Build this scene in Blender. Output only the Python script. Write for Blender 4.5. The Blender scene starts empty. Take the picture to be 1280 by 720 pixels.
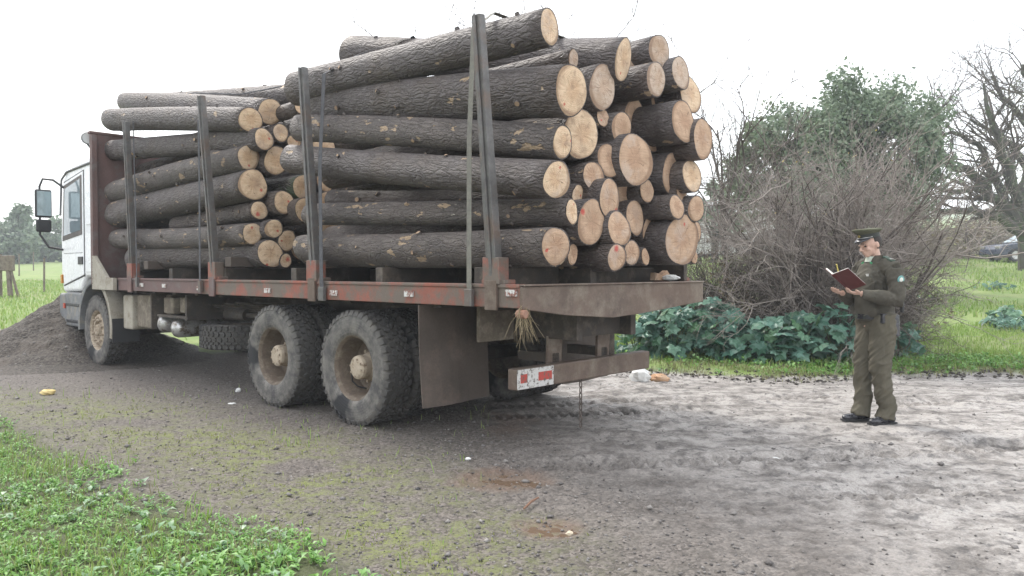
import bpy, math, random
import numpy as np
from mathutils import Vector, Matrix, Euler
random.seed(7); np.random.seed(7)
S = bpy.context.scene
COL = S.collection
# ------------------------------------------------------------------ camera
F, PITCH, CH = 944.4, 0.0227, 1.40          # focal length in 1280-px pixels, pitch down, camera height
cd = bpy.data.cameras.new('camera'); cam = bpy.data.objects.new('camera', cd); COL.objects.link(cam)
cam.location = (0, 0, CH); cam.rotation_euler = (math.pi/2-PITCH, 0, 0)
cd.sensor_width = 36; cd.lens = F/1280*36; cd.clip_end = 3000; cd.clip_start = .05
S.camera = cam
# ------------------------------------------------------------------ sky and sun
W = bpy.data.worlds.new('World'); S.world = W; W.use_nodes = True
nt = W.node_tree; nt.nodes.clear()
def wn(t, **k):
    n = nt.nodes.new(t)
    for a, b in k.items(): setattr(n, a, b)
    return n
SUN_EL, SUN_ROT = math.radians(52), math.radians(-38)
sk = wn('ShaderNodeTexSky', sky_type='NISHITA', sun_disc=False, sun_elevation=SUN_EL, sun_rotation=SUN_ROT, dust_density=4.0, air_density=1.5)
mx = wn('ShaderNodeMix', data_type='RGBA'); mx.inputs[0].default_value = .74
tc = wn('ShaderNodeTexCoord'); no = wn('ShaderNodeTexNoise'); no.inputs['Scale'].default_value = 1.6; no.inputs['Detail'].default_value = 4
rp = wn('ShaderNodeValToRGB'); rp.color_ramp.elements[0].position = .3; rp.color_ramp.elements[1].position = .75
rp.color_ramp.elements[0].color = (9.6, 9.9, 10.4, 1); rp.color_ramp.elements[1].color = (11.0, 11.1, 11.3, 1)
bg = wn('ShaderNodeBackground'); bg.inputs[1].default_value = .12
ow = wn('ShaderNodeOutputWorld')
nt.links.new(tc.outputs['Generated'], no.inputs['Vector']); nt.links.new(no.outputs[0], rp.inputs[0])
nt.links.new(sk.outputs[0], mx.inputs[6]); nt.links.new(rp.outputs[0], mx.inputs[7])
nt.links.new(mx.outputs[2], bg.inputs[0]); nt.links.new(bg.outputs[0], ow.inputs[0])
sd = bpy.data.lights.new('sun', 'SUN'); sd.energy = 1.5; sd.angle = math.radians(14); sd.color = (1, .96, .9)
so = bpy.data.objects.new('sun', sd); COL.objects.link(so)
# sun stands at azimuth SUN_ROT (clockwise from +Y), behind the truck on the left
sv = Vector((math.sin(SUN_ROT)*math.cos(SUN_EL), math.cos(SUN_ROT)*math.cos(SUN_EL), math.sin(SUN_EL)))
so.rotation_euler = sv.to_track_quat('Z', 'Y').to_euler(); so.location = (0, 0, 30)
S.view_settings.view_transform = 'Standard'; S.view_settings.look = 'None'
S.view_settings.exposure = 1.08; S.view_settings.gamma = 1
S.cycles.volume_bounces = 0; S.cycles.max_bounces = 6

# ------------------------------------------------------------------ helpers
cp_, sp_ = math.cos(PITCH), math.sin(PITCH)
def ray(px, py):
    X = (px-640)/F; Y = -(py-360)/F
    return Vector((X, cp_+Y*sp_, Y*cp_-sp_))
def gp(px, py, z=0.0):                       # ground point seen at a pixel of the photograph
    d = ray(px, py); k = (z-CH)/d[2]
    return Vector((0, 0, CH))+d*k
def at(px, py, Y):                           # point at depth Y seen at a pixel
    d = ray(px, py); return Vector((0, 0, CH))+d*(Y/d[1])
YAW = .824; TO = Vector((-1.456, 6.803, 0))
TM = Matrix.Translation(TO) @ Matrix.Rotation(YAW, 4, 'Z')   # truck frame: x right, y forward, z up
TMi = TM.inverted()
def cast(px, py, t=None, l=None):            # truck coordinates of a pixel on the plane y=t or x=l
    d = TMi.to_3x3() @ ray(px, py); c = TMi @ Vector((0, 0, CH))
    k = (t-c[1])/d[1] if t is not None else (l-c[0])/d[0]
    return c+d*k, k
def hsh(ix, iy, s):
    n = (ix.astype(np.int64)*374761393 + iy.astype(np.int64)*668265263 + s*974634777) & 0x7fffffff
    n = ((n ^ (n >> 13))*1274126177) & 0x7fffffff
    n = (n ^ (n >> 16)) & 0xffff
    return n/65535.0
def vnoise(x, y, s=0):
    x = np.asarray(x, float); y = np.asarray(y, float)
    ix = np.floor(x); iy = np.floor(y); fx = x-ix; fy = y-iy
    fx = fx*fx*(3-2*fx); fy = fy*fy*(3-2*fy)
    a = hsh(ix, iy, s); b = hsh(ix+1, iy, s); c = hsh(ix, iy+1, s); d = hsh(ix+1, iy+1, s)
    return (a*(1-fx)+b*fx)*(1-fy)+(c*(1-fx)+d*fx)*fy
def fbm(x, y, o=4, s=0, g=.5):
    r = 0; a = 1; t = 0
    for i in range(o):
        r = r+a*vnoise(x*2**i, y*2**i, s+i); t += a; a *= g
    return r/t
def sst(a, b, x):
    t = np.clip((np.asarray(x, float)-a)/(b-a), 0, 1); return t*t*(3-2*t)

def tag(o, label=None, cat=None, group=None, kind=None):
    if label: o['label'] = label
    if cat: o['category'] = cat
    if group: o['group'] = group
    if kind: o['kind'] = kind
    return o
def empty(name, loc=(0, 0, 0), rz=0, label=None, cat=None, group=None, M=None):
    o = bpy.data.objects.new(name, None); COL.objects.link(o); o.empty_display_size = .2
    if M is not None: o.matrix_world = M
    else: o.location = loc; o.rotation_euler = (0, 0, rz)
    return tag(o, label, cat, group)
def link(name, me, parent=None):
    o = bpy.data.objects.new(name, me); COL.objects.link(o)
    if parent: o.parent = parent
    return o
def copy_tree(o, parent=None):
    c = o.copy(); COL.objects.link(c)
    if parent: c.parent = parent
    for ch in list(o.children): copy_tree(ch, c)
    return c
class MB:
    def __init__(s): s.v = []; s.f = []
    def add(s, vs, fs):
        n = len(s.v); s.v += [tuple(v) for v in vs]; s.f += [tuple(i+n for i in f) for f in fs]
    def box(s, x0, x1, y0, y1, z0, z1, M=None):
        vs = [Vector(p) for p in ((x0,y0,z0),(x1,y0,z0),(x1,y1,z0),(x0,y1,z0),(x0,y0,z1),(x1,y0,z1),(x1,y1,z1),(x0,y1,z1))]
        if M: vs = [M @ v for v in vs]
        s.add(vs, [(0,3,2,1),(4,5,6,7),(0,1,5,4),(1,2,6,5),(2,3,7,6),(3,0,4,7)]); return s
    def cbox(s, c, d, R=None):
        M = Matrix.Translation(c)
        if R is not None: M = M @ R
        return s.box(-d[0]/2, d[0]/2, -d[1]/2, d[1]/2, -d[2]/2, d[2]/2, M)
    def prism(s, poly, axis, a, b):
        n = len(poly)
        def P(u, v, w): return {'x': (w, u, v), 'y': (u, w, v), 'z': (u, v, w)}[axis]
        s.add([P(u, v, a) for u, v in poly]+[P(u, v, b) for u, v in poly],
              [tuple(range(n))[::-1], tuple(range(n, 2*n))]+[(i, (i+1) % n, (i+1) % n+n, i+n) for i in range(n)]); return s
    def tube(s, pts, rad, n=6, cap=True, sq=(1, 1)):
        pts = [Vector(p) for p in pts]
        if not hasattr(rad, '__len__'): rad = [rad]*len(pts)
        vs = []; fs = []; up = None
        for i, p in enumerate(pts):
            d = (pts[min(i+1, len(pts)-1)]-pts[max(i-1, 0)])
            d = d.normalized() if d.length > 1e-9 else Vector((0, 0, 1))
            if up is None: up = Vector((0, 0, 1)) if abs(d[2]) < .9 else Vector((1, 0, 0))
            a = d.cross(up)
            a = a.normalized() if a.length > 1e-6 else d.orthogonal().normalized()
            up = a.cross(d).normalized()
            for k in range(n):
                t = 2*math.pi*k/n; vs.append(p+(a*math.cos(t)*sq[0]+up*math.sin(t)*sq[1])*rad[i])
        m = len(pts)
        for i in range(m-1):
            for k in range(n):
                fs.append((i*n+k, i*n+(k+1) % n, (i+1)*n+(k+1) % n, (i+1)*n+k))
        if cap: fs += [tuple(range(n))[::-1], tuple(range((m-1)*n, m*n))]
        s.add(vs, fs); return s
    def lathe(s, prof, n=32, M=None, close=False):    # profile (r, h) about local X axis
        vs = []; fs = []; m = len(prof)
        for k in range(n):
            t = 2*math.pi*k/n
            for r, h in prof: vs.append(Vector((h, r*math.cos(t), r*math.sin(t))))
        for k in range(n):
            for j in range(m-1 if not close else m):
                j2 = (j+1) % m
                fs.append((k*m+j, k*m+j2, ((k+1) % n)*m+j2, ((k+1) % n)*m+j))
        if M: vs = [M @ v for v in vs]
        s.add(vs, fs); return s
    def ell(s, c, r, M=None, n=16, m=10):
        vs = []; fs = []
        for j in range(m+1):
            ph = math.pi*j/m
            for k in range(n):
                t = 2*math.pi*k/n
                v = Vector((r[0]*math.sin(ph)*math.cos(t), r[1]*math.sin(ph)*math.sin(t), r[2]*math.cos(ph)))
                if M is not None: v = M @ v
                vs.append(Vector(c)+v)
        for j in range(m):
            for k in range(n): fs.append((j*n+k, (j+1)*n+k, (j+1)*n+(k+1) % n, j*n+(k+1) % n))
        s.add(vs, fs); return s
    def build(s, name, mat, parent=None, bevel=0, smooth=False, loc=None, seg=2):
        me = bpy.data.meshes.new(name); me.from_pydata(s.v, [], s.f); me.validate(); me.update()
        if mat: me.materials.append(mat)
        if smooth: me.polygons.foreach_set('use_smooth', [True]*len(me.polygons))
        o = link(name, me, parent)
        if loc is not None: o.location = loc
        if bevel:
            b = o.modifiers.new('bevel', 'BEVEL'); b.width = bevel; b.segments = seg; b.limit_method = 'ANGLE'; b.angle_limit = .6
            b.harden_normals = False
        return o
def npmesh(name, v, f, mat, parent=None, smooth=False, k=3):
    v = np.ascontiguousarray(v, np.float32).reshape(-1, 3); f = np.ascontiguousarray(f, np.int32).reshape(-1, k)
    me = bpy.data.meshes.new(name)
    me.vertices.add(len(v)); me.vertices.foreach_set('co', v.ravel())
    me.loops.add(f.size); me.loops.foreach_set('vertex_index', f.ravel())
    me.polygons.add(len(f)); me.polygons.foreach_set('loop_start', np.arange(len(f), dtype=np.int32)*k)
    if smooth: me.polygons.foreach_set('use_smooth', np.ones(len(f), bool))
    me.update(calc_edges=True)
    if mat: me.materials.append(mat)
    return link(name, me, parent)

# ------------------------------------------------------------------ materials
class NB:
    def __init__(s, name):
        s.m = bpy.data.materials.new(name); s.m.use_nodes = True; s.t = s.m.node_tree; s.t.nodes.clear()
        s.o = s.n('ShaderNodeOutputMaterial')
    def n(s, t, ins=None, **k):
        x = s.t.nodes.new(t)
        for a, b in k.items(): setattr(x, a, b)
        for a, b in (ins or {}).items(): s.set(x.inputs[a], b)
        return x
    def set(s, i, v):
        if isinstance(v, bpy.types.NodeSocket): s.t.links.new(v, i)
        else:
            if isinstance(v, tuple) and len(v) == 3 and i.type == 'RGBA': v = (*v, 1)
            i.default_value = v
    def obj(s): return s.n('ShaderNodeTexCoord').outputs['Object']
    def geo(s): return s.n('ShaderNodeNewGeometry').outputs['Position']
    def noise(s, sc, det=4, vec=None, ro=.6, dist=0):
        return s.n('ShaderNodeTexNoise', {'Scale': sc, 'Detail': det, 'Roughness': ro, 'Distortion': dist, 'Vector': vec if vec is not None else s.obj()}).outputs[0]
    def vor(s, sc, vec=None, feat='F1'):
        return s.n('ShaderNodeTexVoronoi', {'Scale': sc, 'Vector': vec if vec is not None else s.obj()}, feature=feat)
    def ramp(s, f, st):
        r = s.n('ShaderNodeValToRGB', {0: f}); e = r.color_ramp.elements
        while len(e) > 1: e.remove(e[-1])
        for i, (p, c) in enumerate(st):
            if not isinstance(c, tuple): c = (c, c, c)
            if i == 0: e[0].position = p; e[0].color = (*c, 1)
            else: q = e.new(p); q.color = (*c, 1)
        return r.outputs[0]
    def mix(s, f, a, b, bt='MIX'):
        m = s.n('ShaderNodeMix', data_type='RGBA', blend_type=bt)
        s.set(m.inputs[0], f); s.set(m.inputs[6], a); s.set(m.inputs[7], b); return m.outputs[2]
    def math(s, op, a, b=0.0, c=0.0):
        m = s.n('ShaderNodeMath', operation=op); s.set(m.inputs[0], a); s.set(m.inputs[1], b); s.set(m.inputs[2], c); return m.outputs[0]
    def vmul(s, v, k):
        m = s.n('ShaderNodeVectorMath', operation='MULTIPLY'); s.set(m.inputs[0], v); s.set(m.inputs[1], k); return m.outputs[0]
    def bump(s, h, st=.5, d=.01, nrm=None):
        b = s.n('ShaderNodeBump', {'Strength': st, 'Distance': d, 'Height': h})
        if nrm is not None: s.set(b.inputs['Normal'], nrm)
        return b.outputs[0]
    def out(s, col, rough=.8, nrm=None, metal=0.0, spec=.4, trans=0.0):
        p = s.n('ShaderNodeBsdfPrincipled', {'Base Color': col, 'Roughness': rough, 'Metallic': metal, 'Specular IOR Level': spec})
        if nrm is not None: s.set(p.inputs['Normal'], nrm)
        r = p.outputs[0]
        if trans:
            t = s.n('ShaderNodeBsdfTranslucent', {'Color': col}); q = s.n('ShaderNodeMixShader', {0: trans})
            s.set(q.inputs[1], r); s.set(q.inputs[2], t.outputs[0]); r = q.outputs[0]
        s.t.links.new(r, s.o.inputs[0]); return s.m
def worn(name, a, b, sc=6, rough=.7, bump=.3, d=.004, metal=0, dirt=None, dsc=3, dlo=.5, dhi=.65, spec=.4, fine=60):
    """paint / metal / cloth with mottling, and an optional second layer of dirt or rust"""
    m = NB(name); c = m.mix(m.ramp(m.noise(sc, 5), [(.3, 0.), (.7, 1.)]), a, b)
    if dirt: c = m.mix(m.ramp(m.noise(dsc, 7, ro=.7), [(dlo, 0.), (dhi, 1.)]), c, dirt)
    fn = m.noise(fine, 4)
    c = m.mix(.25, c, m.mix(fn, (0, 0, 0), (1, 1, 1)), 'OVERLAY')
    return m.out(c, m.ramp(m.noise(sc*2, 3), [(.3, rough-.12), (.7, min(1, rough+.12))]), m.bump(fn, bump, d), metal, spec)
def leafmat(name, cols, trans=.25, rough=.5):
    m = NB(name); r = m.n('ShaderNodeObjectInfo').outputs['Random']; isl = m.n('ShaderNodeNewGeometry').outputs['Random Per Island']
    f = m.math('FRACT', m.math('ADD', r, isl)); n = len(cols)
    c = m.ramp(f, [(i/(n-1), k) for i, k in enumerate(cols)])
    c = m.mix(.4, c, m.ramp(m.noise(30, 3), [(.3, .3), (.7, .75)]), 'OVERLAY')
    return m.out(c, rough, None, 0, .4, trans)

M_rail = worn('worn_red_paint', (.3, .088, .055), (.2, .085, .065), 2.5, .6, .3, .003, dirt=(.14, .112, .092), dsc=3.6, dlo=.42, dhi=.56)
M_rust = worn('brown_muddy_steel', (.15, .105, .08), (.095, .07, .055), 3, .62, .35, .004, dirt=(.2, .165, .13), dsc=4, dlo=.46, dhi=.66)
M_head = worn('faded_red_headboard', (.17, .1, .09), (.115, .078, .073), 2, .7, .3, .003, dirt=(.17, .14, .135), dsc=4)
M_stake = worn('grey_steel_stake', (.165, .16, .155), (.1, .097, .095), 7, .5, .3, .003, metal=.35, dirt=(.15, .115, .095), dsc=5, dlo=.48, dhi=.64)
M_chassis = worn('dark_greasy_chassis', (.045, .04, .037), (.075, .06, .048), 8, .75, .5, .004, dirt=(.14, .115, .09), dsc=5, dlo=.52, dhi=.7)
M_mudsteel = worn('mud_covered_steel', (.2, .17, .13), (.13, .105, .08), 7, .8, .5, .005, dirt=(.27, .235, .185), dsc=9)
M_silver = worn('dirty_aluminium_tank', (.55, .55, .55), (.35, .34, .32), 8, .4, .2, .002, metal=.7, dirt=(.15, .12, .09), dsc=8, dlo=.5, dhi=.6)
M_white = worn('white_cab_paint', (.78, .79, .8), (.74, .75, .76), 3, .28, .0, .001, dirt=(.66, .65, .62), dsc=1.6, dlo=.6, dhi=.95, spec=.5, fine=9)
M_greyp = worn('grey_cab_plastic', (.2, .205, .21), (.13, .135, .14), 5, .6, .2, .002, dirt=(.26, .24, .2), dsc=6)
M_beige = worn('dusty_beige_mudguard', (.4, .37, .31), (.3, .27, .22), 4, .8, .3, .002, dirt=(.2, .165, .12), dsc=7, dlo=.5, dhi=.7)
M_blackp = worn('black_plastic', (.02, .02, .022), (.035, .035, .037), 9, .5, .2, .002)
M_flap = worn('brown_rubber_flap', (.095, .074, .06), (.068, .054, .045), 2, .75, .2, .003, dirt=(.14, .1, .08), dsc=2.5, dlo=.55, dhi=.75)
M_strap = worn('webbing_strap', (.2, .19, .16), (.14, .135, .12), 20, .9, .3, .001)
M_strapd = worn('dark_strap', (.1, .1, .11), (.07, .07, .075), 20, .9, .3, .001)
M_chain = worn('rusty_chain', (.16, .13, .11), (.1, .08, .07), 30, .6, .3, .001, metal=.5)
M_rim = worn('muddy_brown_rim', (.15, .115, .085), (.1, .075, .058), 9, .8, .4, .003, dirt=(.2, .165, .125), dsc=10)
M_hub = worn('beige_mud_hub', (.42, .35, .27), (.33, .27, .2), 14, .85, .5, .003, dirt=(.16, .11, .07), dsc=16, dlo=.55, dhi=.62)
def tyremat():
    m = NB('dusty_tyre_rubber'); p = m.obj()
    s = m.n('ShaderNodeSeparateXYZ', {0: p}); r = m.math('SQRT', m.math('ADD', m.math('MULTIPLY', s.outputs[1], s.outputs[1]), m.math('MULTIPLY', s.outputs[2], s.outputs[2])))
    side = m.ramp(r, [(.30, (.21, .195, .175)), (.40, (.15, .14, .128)), (.455, (.19, .178, .16)), (.505, (.1, .092, .082)), (.525, (.06, .056, .052))])
    c = m.mix(m.ramp(m.noise(7, 6, ro=.7), [(.40, 0.), (.62, 1.)]), side, (.075, .072, .07))
    c = m.mix(m.ramp(m.noise(2.2, 3), [(.60, 0.), (.68, 1.)]), c, (.028, .028, .03))
    wv = m.math('SINE', m.math('MULTIPLY', r, 260.)); ro = m.ramp(r, [(.3, 1.), (.46, 1.), (.47, 0.)])
    h = m.math('ADD', m.math('MULTIPLY', m.math('MULTIPLY', wv, ro), .25), m.noise(70, 5))
    return m.out(c, .82, m.bump(h, .5, .006), 0, .3)
M_tyre = tyremat()
def barkmat(name, c0, c1, c2, scar=.62, green=0., plate=1.0):
    m = NB(name); p = m.obj(); rnd = m.n('ShaderNodeObjectInfo').outputs['Random']
    off = m.n('ShaderNodeCombineXYZ', {0: m.math('MULTIPLY', rnd, 37.), 2: m.math('MULTIPLY', rnd, 91.)}).outputs[0]
    q = m.n('ShaderNodeVectorMath', operation='ADD'); m.set(q.inputs[0], p); m.set(q.inputs[1], off); q = q.outputs[0]
    wob = m.n('ShaderNodeTexNoise', {'Scale': 9, 'Detail': 3, 'Vector': q}).outputs[1]
    q2 = m.n('ShaderNodeVectorMath', operation='MULTIPLY_ADD'); m.set(q2.inputs[0], wob); m.set(q2.inputs[1], (.07, .07, .07)); m.set(q2.inputs[2], q); q2 = q2.outputs[0]
    v1 = m.vor(30, m.vmul(q2, (1, 1, .22)), 'DISTANCE_TO_EDGE').outputs[0]
    v2 = m.vor(75, m.vmul(q2, (1, 1, .3)), 'DISTANCE_TO_EDGE').outputs[0]
    e1 = m.ramp(v1, [(0., 0.), (.22*plate, 1.)]); e2 = m.ramp(v2, [(0., 0.), (.3, 1.)])
    fine = m.noise(60, 6, q, .7); big = m.noise(2.2, 5, q); mid = m.noise(9, 5, q, .65)
    c = m.mix(m.ramp(mid, [(.3, 0.), (.7, 1.)]), c0, c1)
    c = m.mix(m.ramp(big, [(.46, 0.), (.66, .8)]), c, c2)
    c = m.mix(m.ramp(e1, [(0., .5), (.5, 0.)]), c, (.03, .018, .017))
    c = m.mix(.5, c, m.ramp(fine, [(.3, .2), (.7, .8)]), 'OVERLAY')
    if green: c = m.mix(m.ramp(m.noise(3.1, 4, q), [(.5, 0.), (.62, green)]), c, (.07, .12, .045))
    st = m.noise(10, 4, m.vmul(q, (1, 1, .5)), .55)
    sc = m.ramp(st, [(scar+.055, 0.), (scar+.075, 1.)])
    c = m.mix(sc, c, m.mix(fine, (.3, .17, .08), (.52, .42, .3)))
    fl = m.ramp(m.noise(26, 2, m.vmul(q, (1, 1, .4))), [(.74, 0.), (.755, .8)])
    c = m.mix(fl, c, (.42, .38, .33))
    h = m.math('ADD', m.math('MULTIPLY', e1, .55), m.math('MULTIPLY', e2, .2)); h = m.math('ADD', h, m.math('MULTIPLY', fine, .6)); h = m.math('ADD', h, mid)
    h = m.math('SUBTRACT', h, m.math('MULTIPLY', sc, .5))
    return m.out(c, .58, m.bump(h, 1., .018), 0, .6)
M_bark = [barkmat('pine_bark_grey', (.07, .057, .052), (.14, .12, .115), (.1, .076, .06)),
          barkmat('pine_bark_brown', (.06, .045, .038), (.12, .096, .086), (.145, .112, .092), .6),
          barkmat('pine_bark_smooth', (.1, .08, .07), (.15, .126, .112), (.07, .06, .056), .57, 0, .5),
          barkmat('pine_bark_mossy', (.08, .07, .06), (.14, .125, .11), (.09, .09, .07), .62, .9)]
def endmat(name, a, b, heart):
    m = NB(name); p = m.obj(); rnd = m.n('ShaderNodeObjectInfo').outputs['Random']
    def at_(k): return m.n('ShaderNodeAttribute', attribute_type='OBJECT', attribute_name=k).outputs['Fac']
    off = m.n('ShaderNodeCombineXYZ', {0: m.math('MULTIPLY', rnd, 53.), 1: m.math('MULTIPLY', rnd, 17.)}).outputs[0]
    q = m.n('ShaderNodeVectorMath', operation='ADD'); m.set(q.inputs[0], p); m.set(q.inputs[1], off); q = q.outputs[0]
    s = m.n('ShaderNodeSeparateXYZ', {0: p})
    x = m.math('SUBTRACT', s.outputs[0], m.math('MULTIPLY', m.math('SUBTRACT', rnd, .5), .06)); y = m.math('SUBTRACT', s.outputs[1], .008)
    r = m.math('SQRT', m.math('ADD', m.math('MULTIPLY', x, x), m.math('MULTIPLY', y, y)))
    rn = m.math('ADD', r, m.math('MULTIPLY', m.noise(14, 3, q), .03)); rr = m.math('DIVIDE', r, at_('radius'))
    ring = m.math('SINE', m.math('MULTIPLY', rn, 430.)); ring = m.math('MULTIPLY_ADD', ring, .5, .5)
    ring2 = m.math('MULTIPLY_ADD', m.math('SINE', m.math('MULTIPLY', rn, 820.)), .5, .5)
    an = m.math('ARCTAN2', y, x)
    c = m.mix(m.ramp(m.noise(9, 5, q), [(.3, 0.), (.7, 1.)]), a, b)
    c = m.mix(m.ramp(m.math('ADD', rr, m.math('MULTIPLY', m.noise(12, 3, q), .25)), [(.42, .75), (.62, 0.)]), c, heart)
    c = m.mix(m.math('MULTIPLY', ring, .28), c, (.36, .21, .1))
    c = m.mix(m.math('MULTIPLY', ring2, .12), c, (.3, .18, .1))
    saw = m.noise(30, 5, m.vmul(q, (.25, 2.2, 1)), .7)
    c = m.mix(.35, c, m.ramp(saw, [(.3, .3), (.7, .72)]), 'OVERLAY')
    c = m.mix(m.ramp(m.noise(17, 4, q, .6), [(.55, 0.), (.68, .6)]), c, (.3, .2, .14))
    c = m.mix(m.ramp(m.noise(5, 4, q, .6), [(.5, 0.), (.62, .5)]), c, m.mix(rnd, (.34, .22, .13), (.5, .42, .36)))
    c = m.mix(m.ramp(rr, [(.86, 0.), (.96, .6)]), c, (.2, .12, .075))
    # radial drying cracks
    cr = m.math('ABSOLUTE', m.math('SINE', m.math('MULTIPLY_ADD', an, 2.5, m.math('MULTIPLY', m.noise(20, 2, q), 1.6))))
    cr = m.math('MULTIPLY', m.math('LESS_THAN', cr, .045), m.math('LESS_THAN', rr, .62))
    c = m.mix(m.math('MULTIPLY', cr, .65), c, (.1, .06, .035))
    # red forestry marks, sprayed on: position and size per log
    dx = m.math('SUBTRACT', s.outputs[0], at_('mark_x')); dy = m.math('SUBTRACT', s.outputs[1], at_('mark_y'))
    dd = m.math('ADD', m.math('MULTIPLY', dx, dx), m.math('MULTIPLY', dy, dy)); dd = m.math('SQRT', dd)
    dd = m.math('ADD', dd, m.math('MULTIPLY', m.math('SUBTRACT', m.noise(40, 4, q, .7), .5), .045))
    red = m.math('DIVIDE', dd, m.math('MAXIMUM', at_('mark_size'), .0001)); red = m.ramp(red, [(.4, .8), (1., 0.)])
    red = m.math('MULTIPLY', red, m.math('GREATER_THAN', at_('mark_size'), .001))
    c = m.mix(red, c, (.45, .045, .04))
    h = m.math('ADD', saw, m.math('MULTIPLY', ring, .15))
    return m.out(c, .85, m.bump(h, .5, .005), 0, .25)
M_end = [endmat('cut_wood_pale', (.74, .58, .41), (.63, .47, .32), (.58, .4, .26)),
         endmat('cut_wood_orange', (.54, .39, .28), (.43, .3, .21), (.4, .26, .18)),
         endmat('cut_wood_greyish', (.55, .46, .38), (.45, .36, .29), (.5, .38, .29)),
         endmat('cut_wood_resin_red', (.5, .26, .17), (.38, .17, .12), (.42, .22, .14))]

# ------------------------------------------------------------------ ground
WE = [(-9, 8.6), (-4.94, 7.29), (-3.67, 5.97), (-2.44, 4.75), (-1.53, 4.3), (-.89, 3.85), (-.59, 3.4), (-.5, 2.)]
MO = [(-9, 9.), (-4.4, 7.5), (-2.15, 5.97), (-1.1, 4.87), (-.65, 4.2), (-.55, 3.2)]
def sd_poly(x, y, P):                        # signed distance to a polyline (positive to the upper right)
    best = np.full(np.shape(x), 1e9); sg = np.ones(np.shape(x))
    for (ax, ay), (bx, by) in zip(P[:-1], P[1:]):
        dx, dy = bx-ax, by-ay; t = np.clip(((x-ax)*dx+(y-ay)*dy)/(dx*dx+dy*dy), 0, 1)
        qx, qy = x-(ax+t*dx), y-(ay+t*dy); d = np.hypot(qx, qy); m = d < best
        best = np.where(m, d, best); sg = np.where(m, np.sign(dx*qy-dy*qx), sg)
    return best*sg
def edge_y(x): return 9.95+.25*np.sin(x*1.3)+.3*vnoise(x*1.1, x*0+3., 5)+.12*np.maximum(0, 1.5-x)
def rise(x, y):
    a = x/np.maximum(y, 1.)
    s = .035+.045*sst(-.1, .4, a)
    d = np.maximum(y-11., 0); return s*(d*d/(d+4.))
def height(x, y, fine=True):
    x = np.asarray(x, float); y = np.asarray(y, float)
    r = np.hypot(x, y)
    z = rise(x, y)
    z = z+.10*(fbm(x*.11, y*.11, 3, 11)-.5)*sst(11, 20, r)
    ed = sst(-.25, .6, y-edge_y(x))*sst(0., 1.4, x+.3)
    z = z+.09*ed*sst(30, 12, y)
    # shallow ruts across the yard, running with the lane
    u = x*.98+y*.16; v = -x*.16+y*.98
    yard = sst(-.6, .8, x+.25*y-1.2)*(1-ed)*sst(14, 10, y)
    rg = 1-np.abs(2*fbm(u*2.2, v*3.4, 4, 23)-1)
    z = z+yard*(.034*(fbm(u*.35, v*3.0, 3, 21)-.5)+.02*(fbm(u*.9, v*6.5, 3, 31)-.5)+.03*rg**6*sst(.42, .6, fbm(x*.8, y*.8, 3, 24)))
    tk = 0
    for v0, am, cv in ((7.05, 1., .02), (7.62, .8, -.015), (8.75, .8, .01), (5.15, .9, .05), (4.2, .7, .07)):
        w = v-v0-cv*(u-3)**2*.25; band = sst(.17, .11, np.abs(w))*sst(.38, .58, fbm(u*.9, v*.9, 3, int(v0*10)))
        lug = np.sin(u*2*np.pi/.105+np.abs(w)*22); tk = tk+am*band*(-.022+.018*np.clip(lug*1.6, -1, 1))+am*.02*np.exp(-((np.abs(w)-.19)/.035)**2)*sst(.38, .58, fbm(u*.9, v*.9, 3, int(v0*10)))
    z = z+yard*tk
    z = z-.02*sst(.45, .12, np.hypot((x+.03)/1.2, (y-5.06)/.75))-.018*sst(.4, .1, np.hypot((x-.215), (y-4.1)/.6))
    if fine:
        g = sst(16, 7, r)
        z = z+g*(.018*(fbm(x*7, y*7, 3, 41)-.5)+.016*(fbm(x*26, y*26, 2, 51)-.5))
    return z
def H1(x, y): return float(height(np.array([x]), np.array([y]), False)[0])
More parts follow.
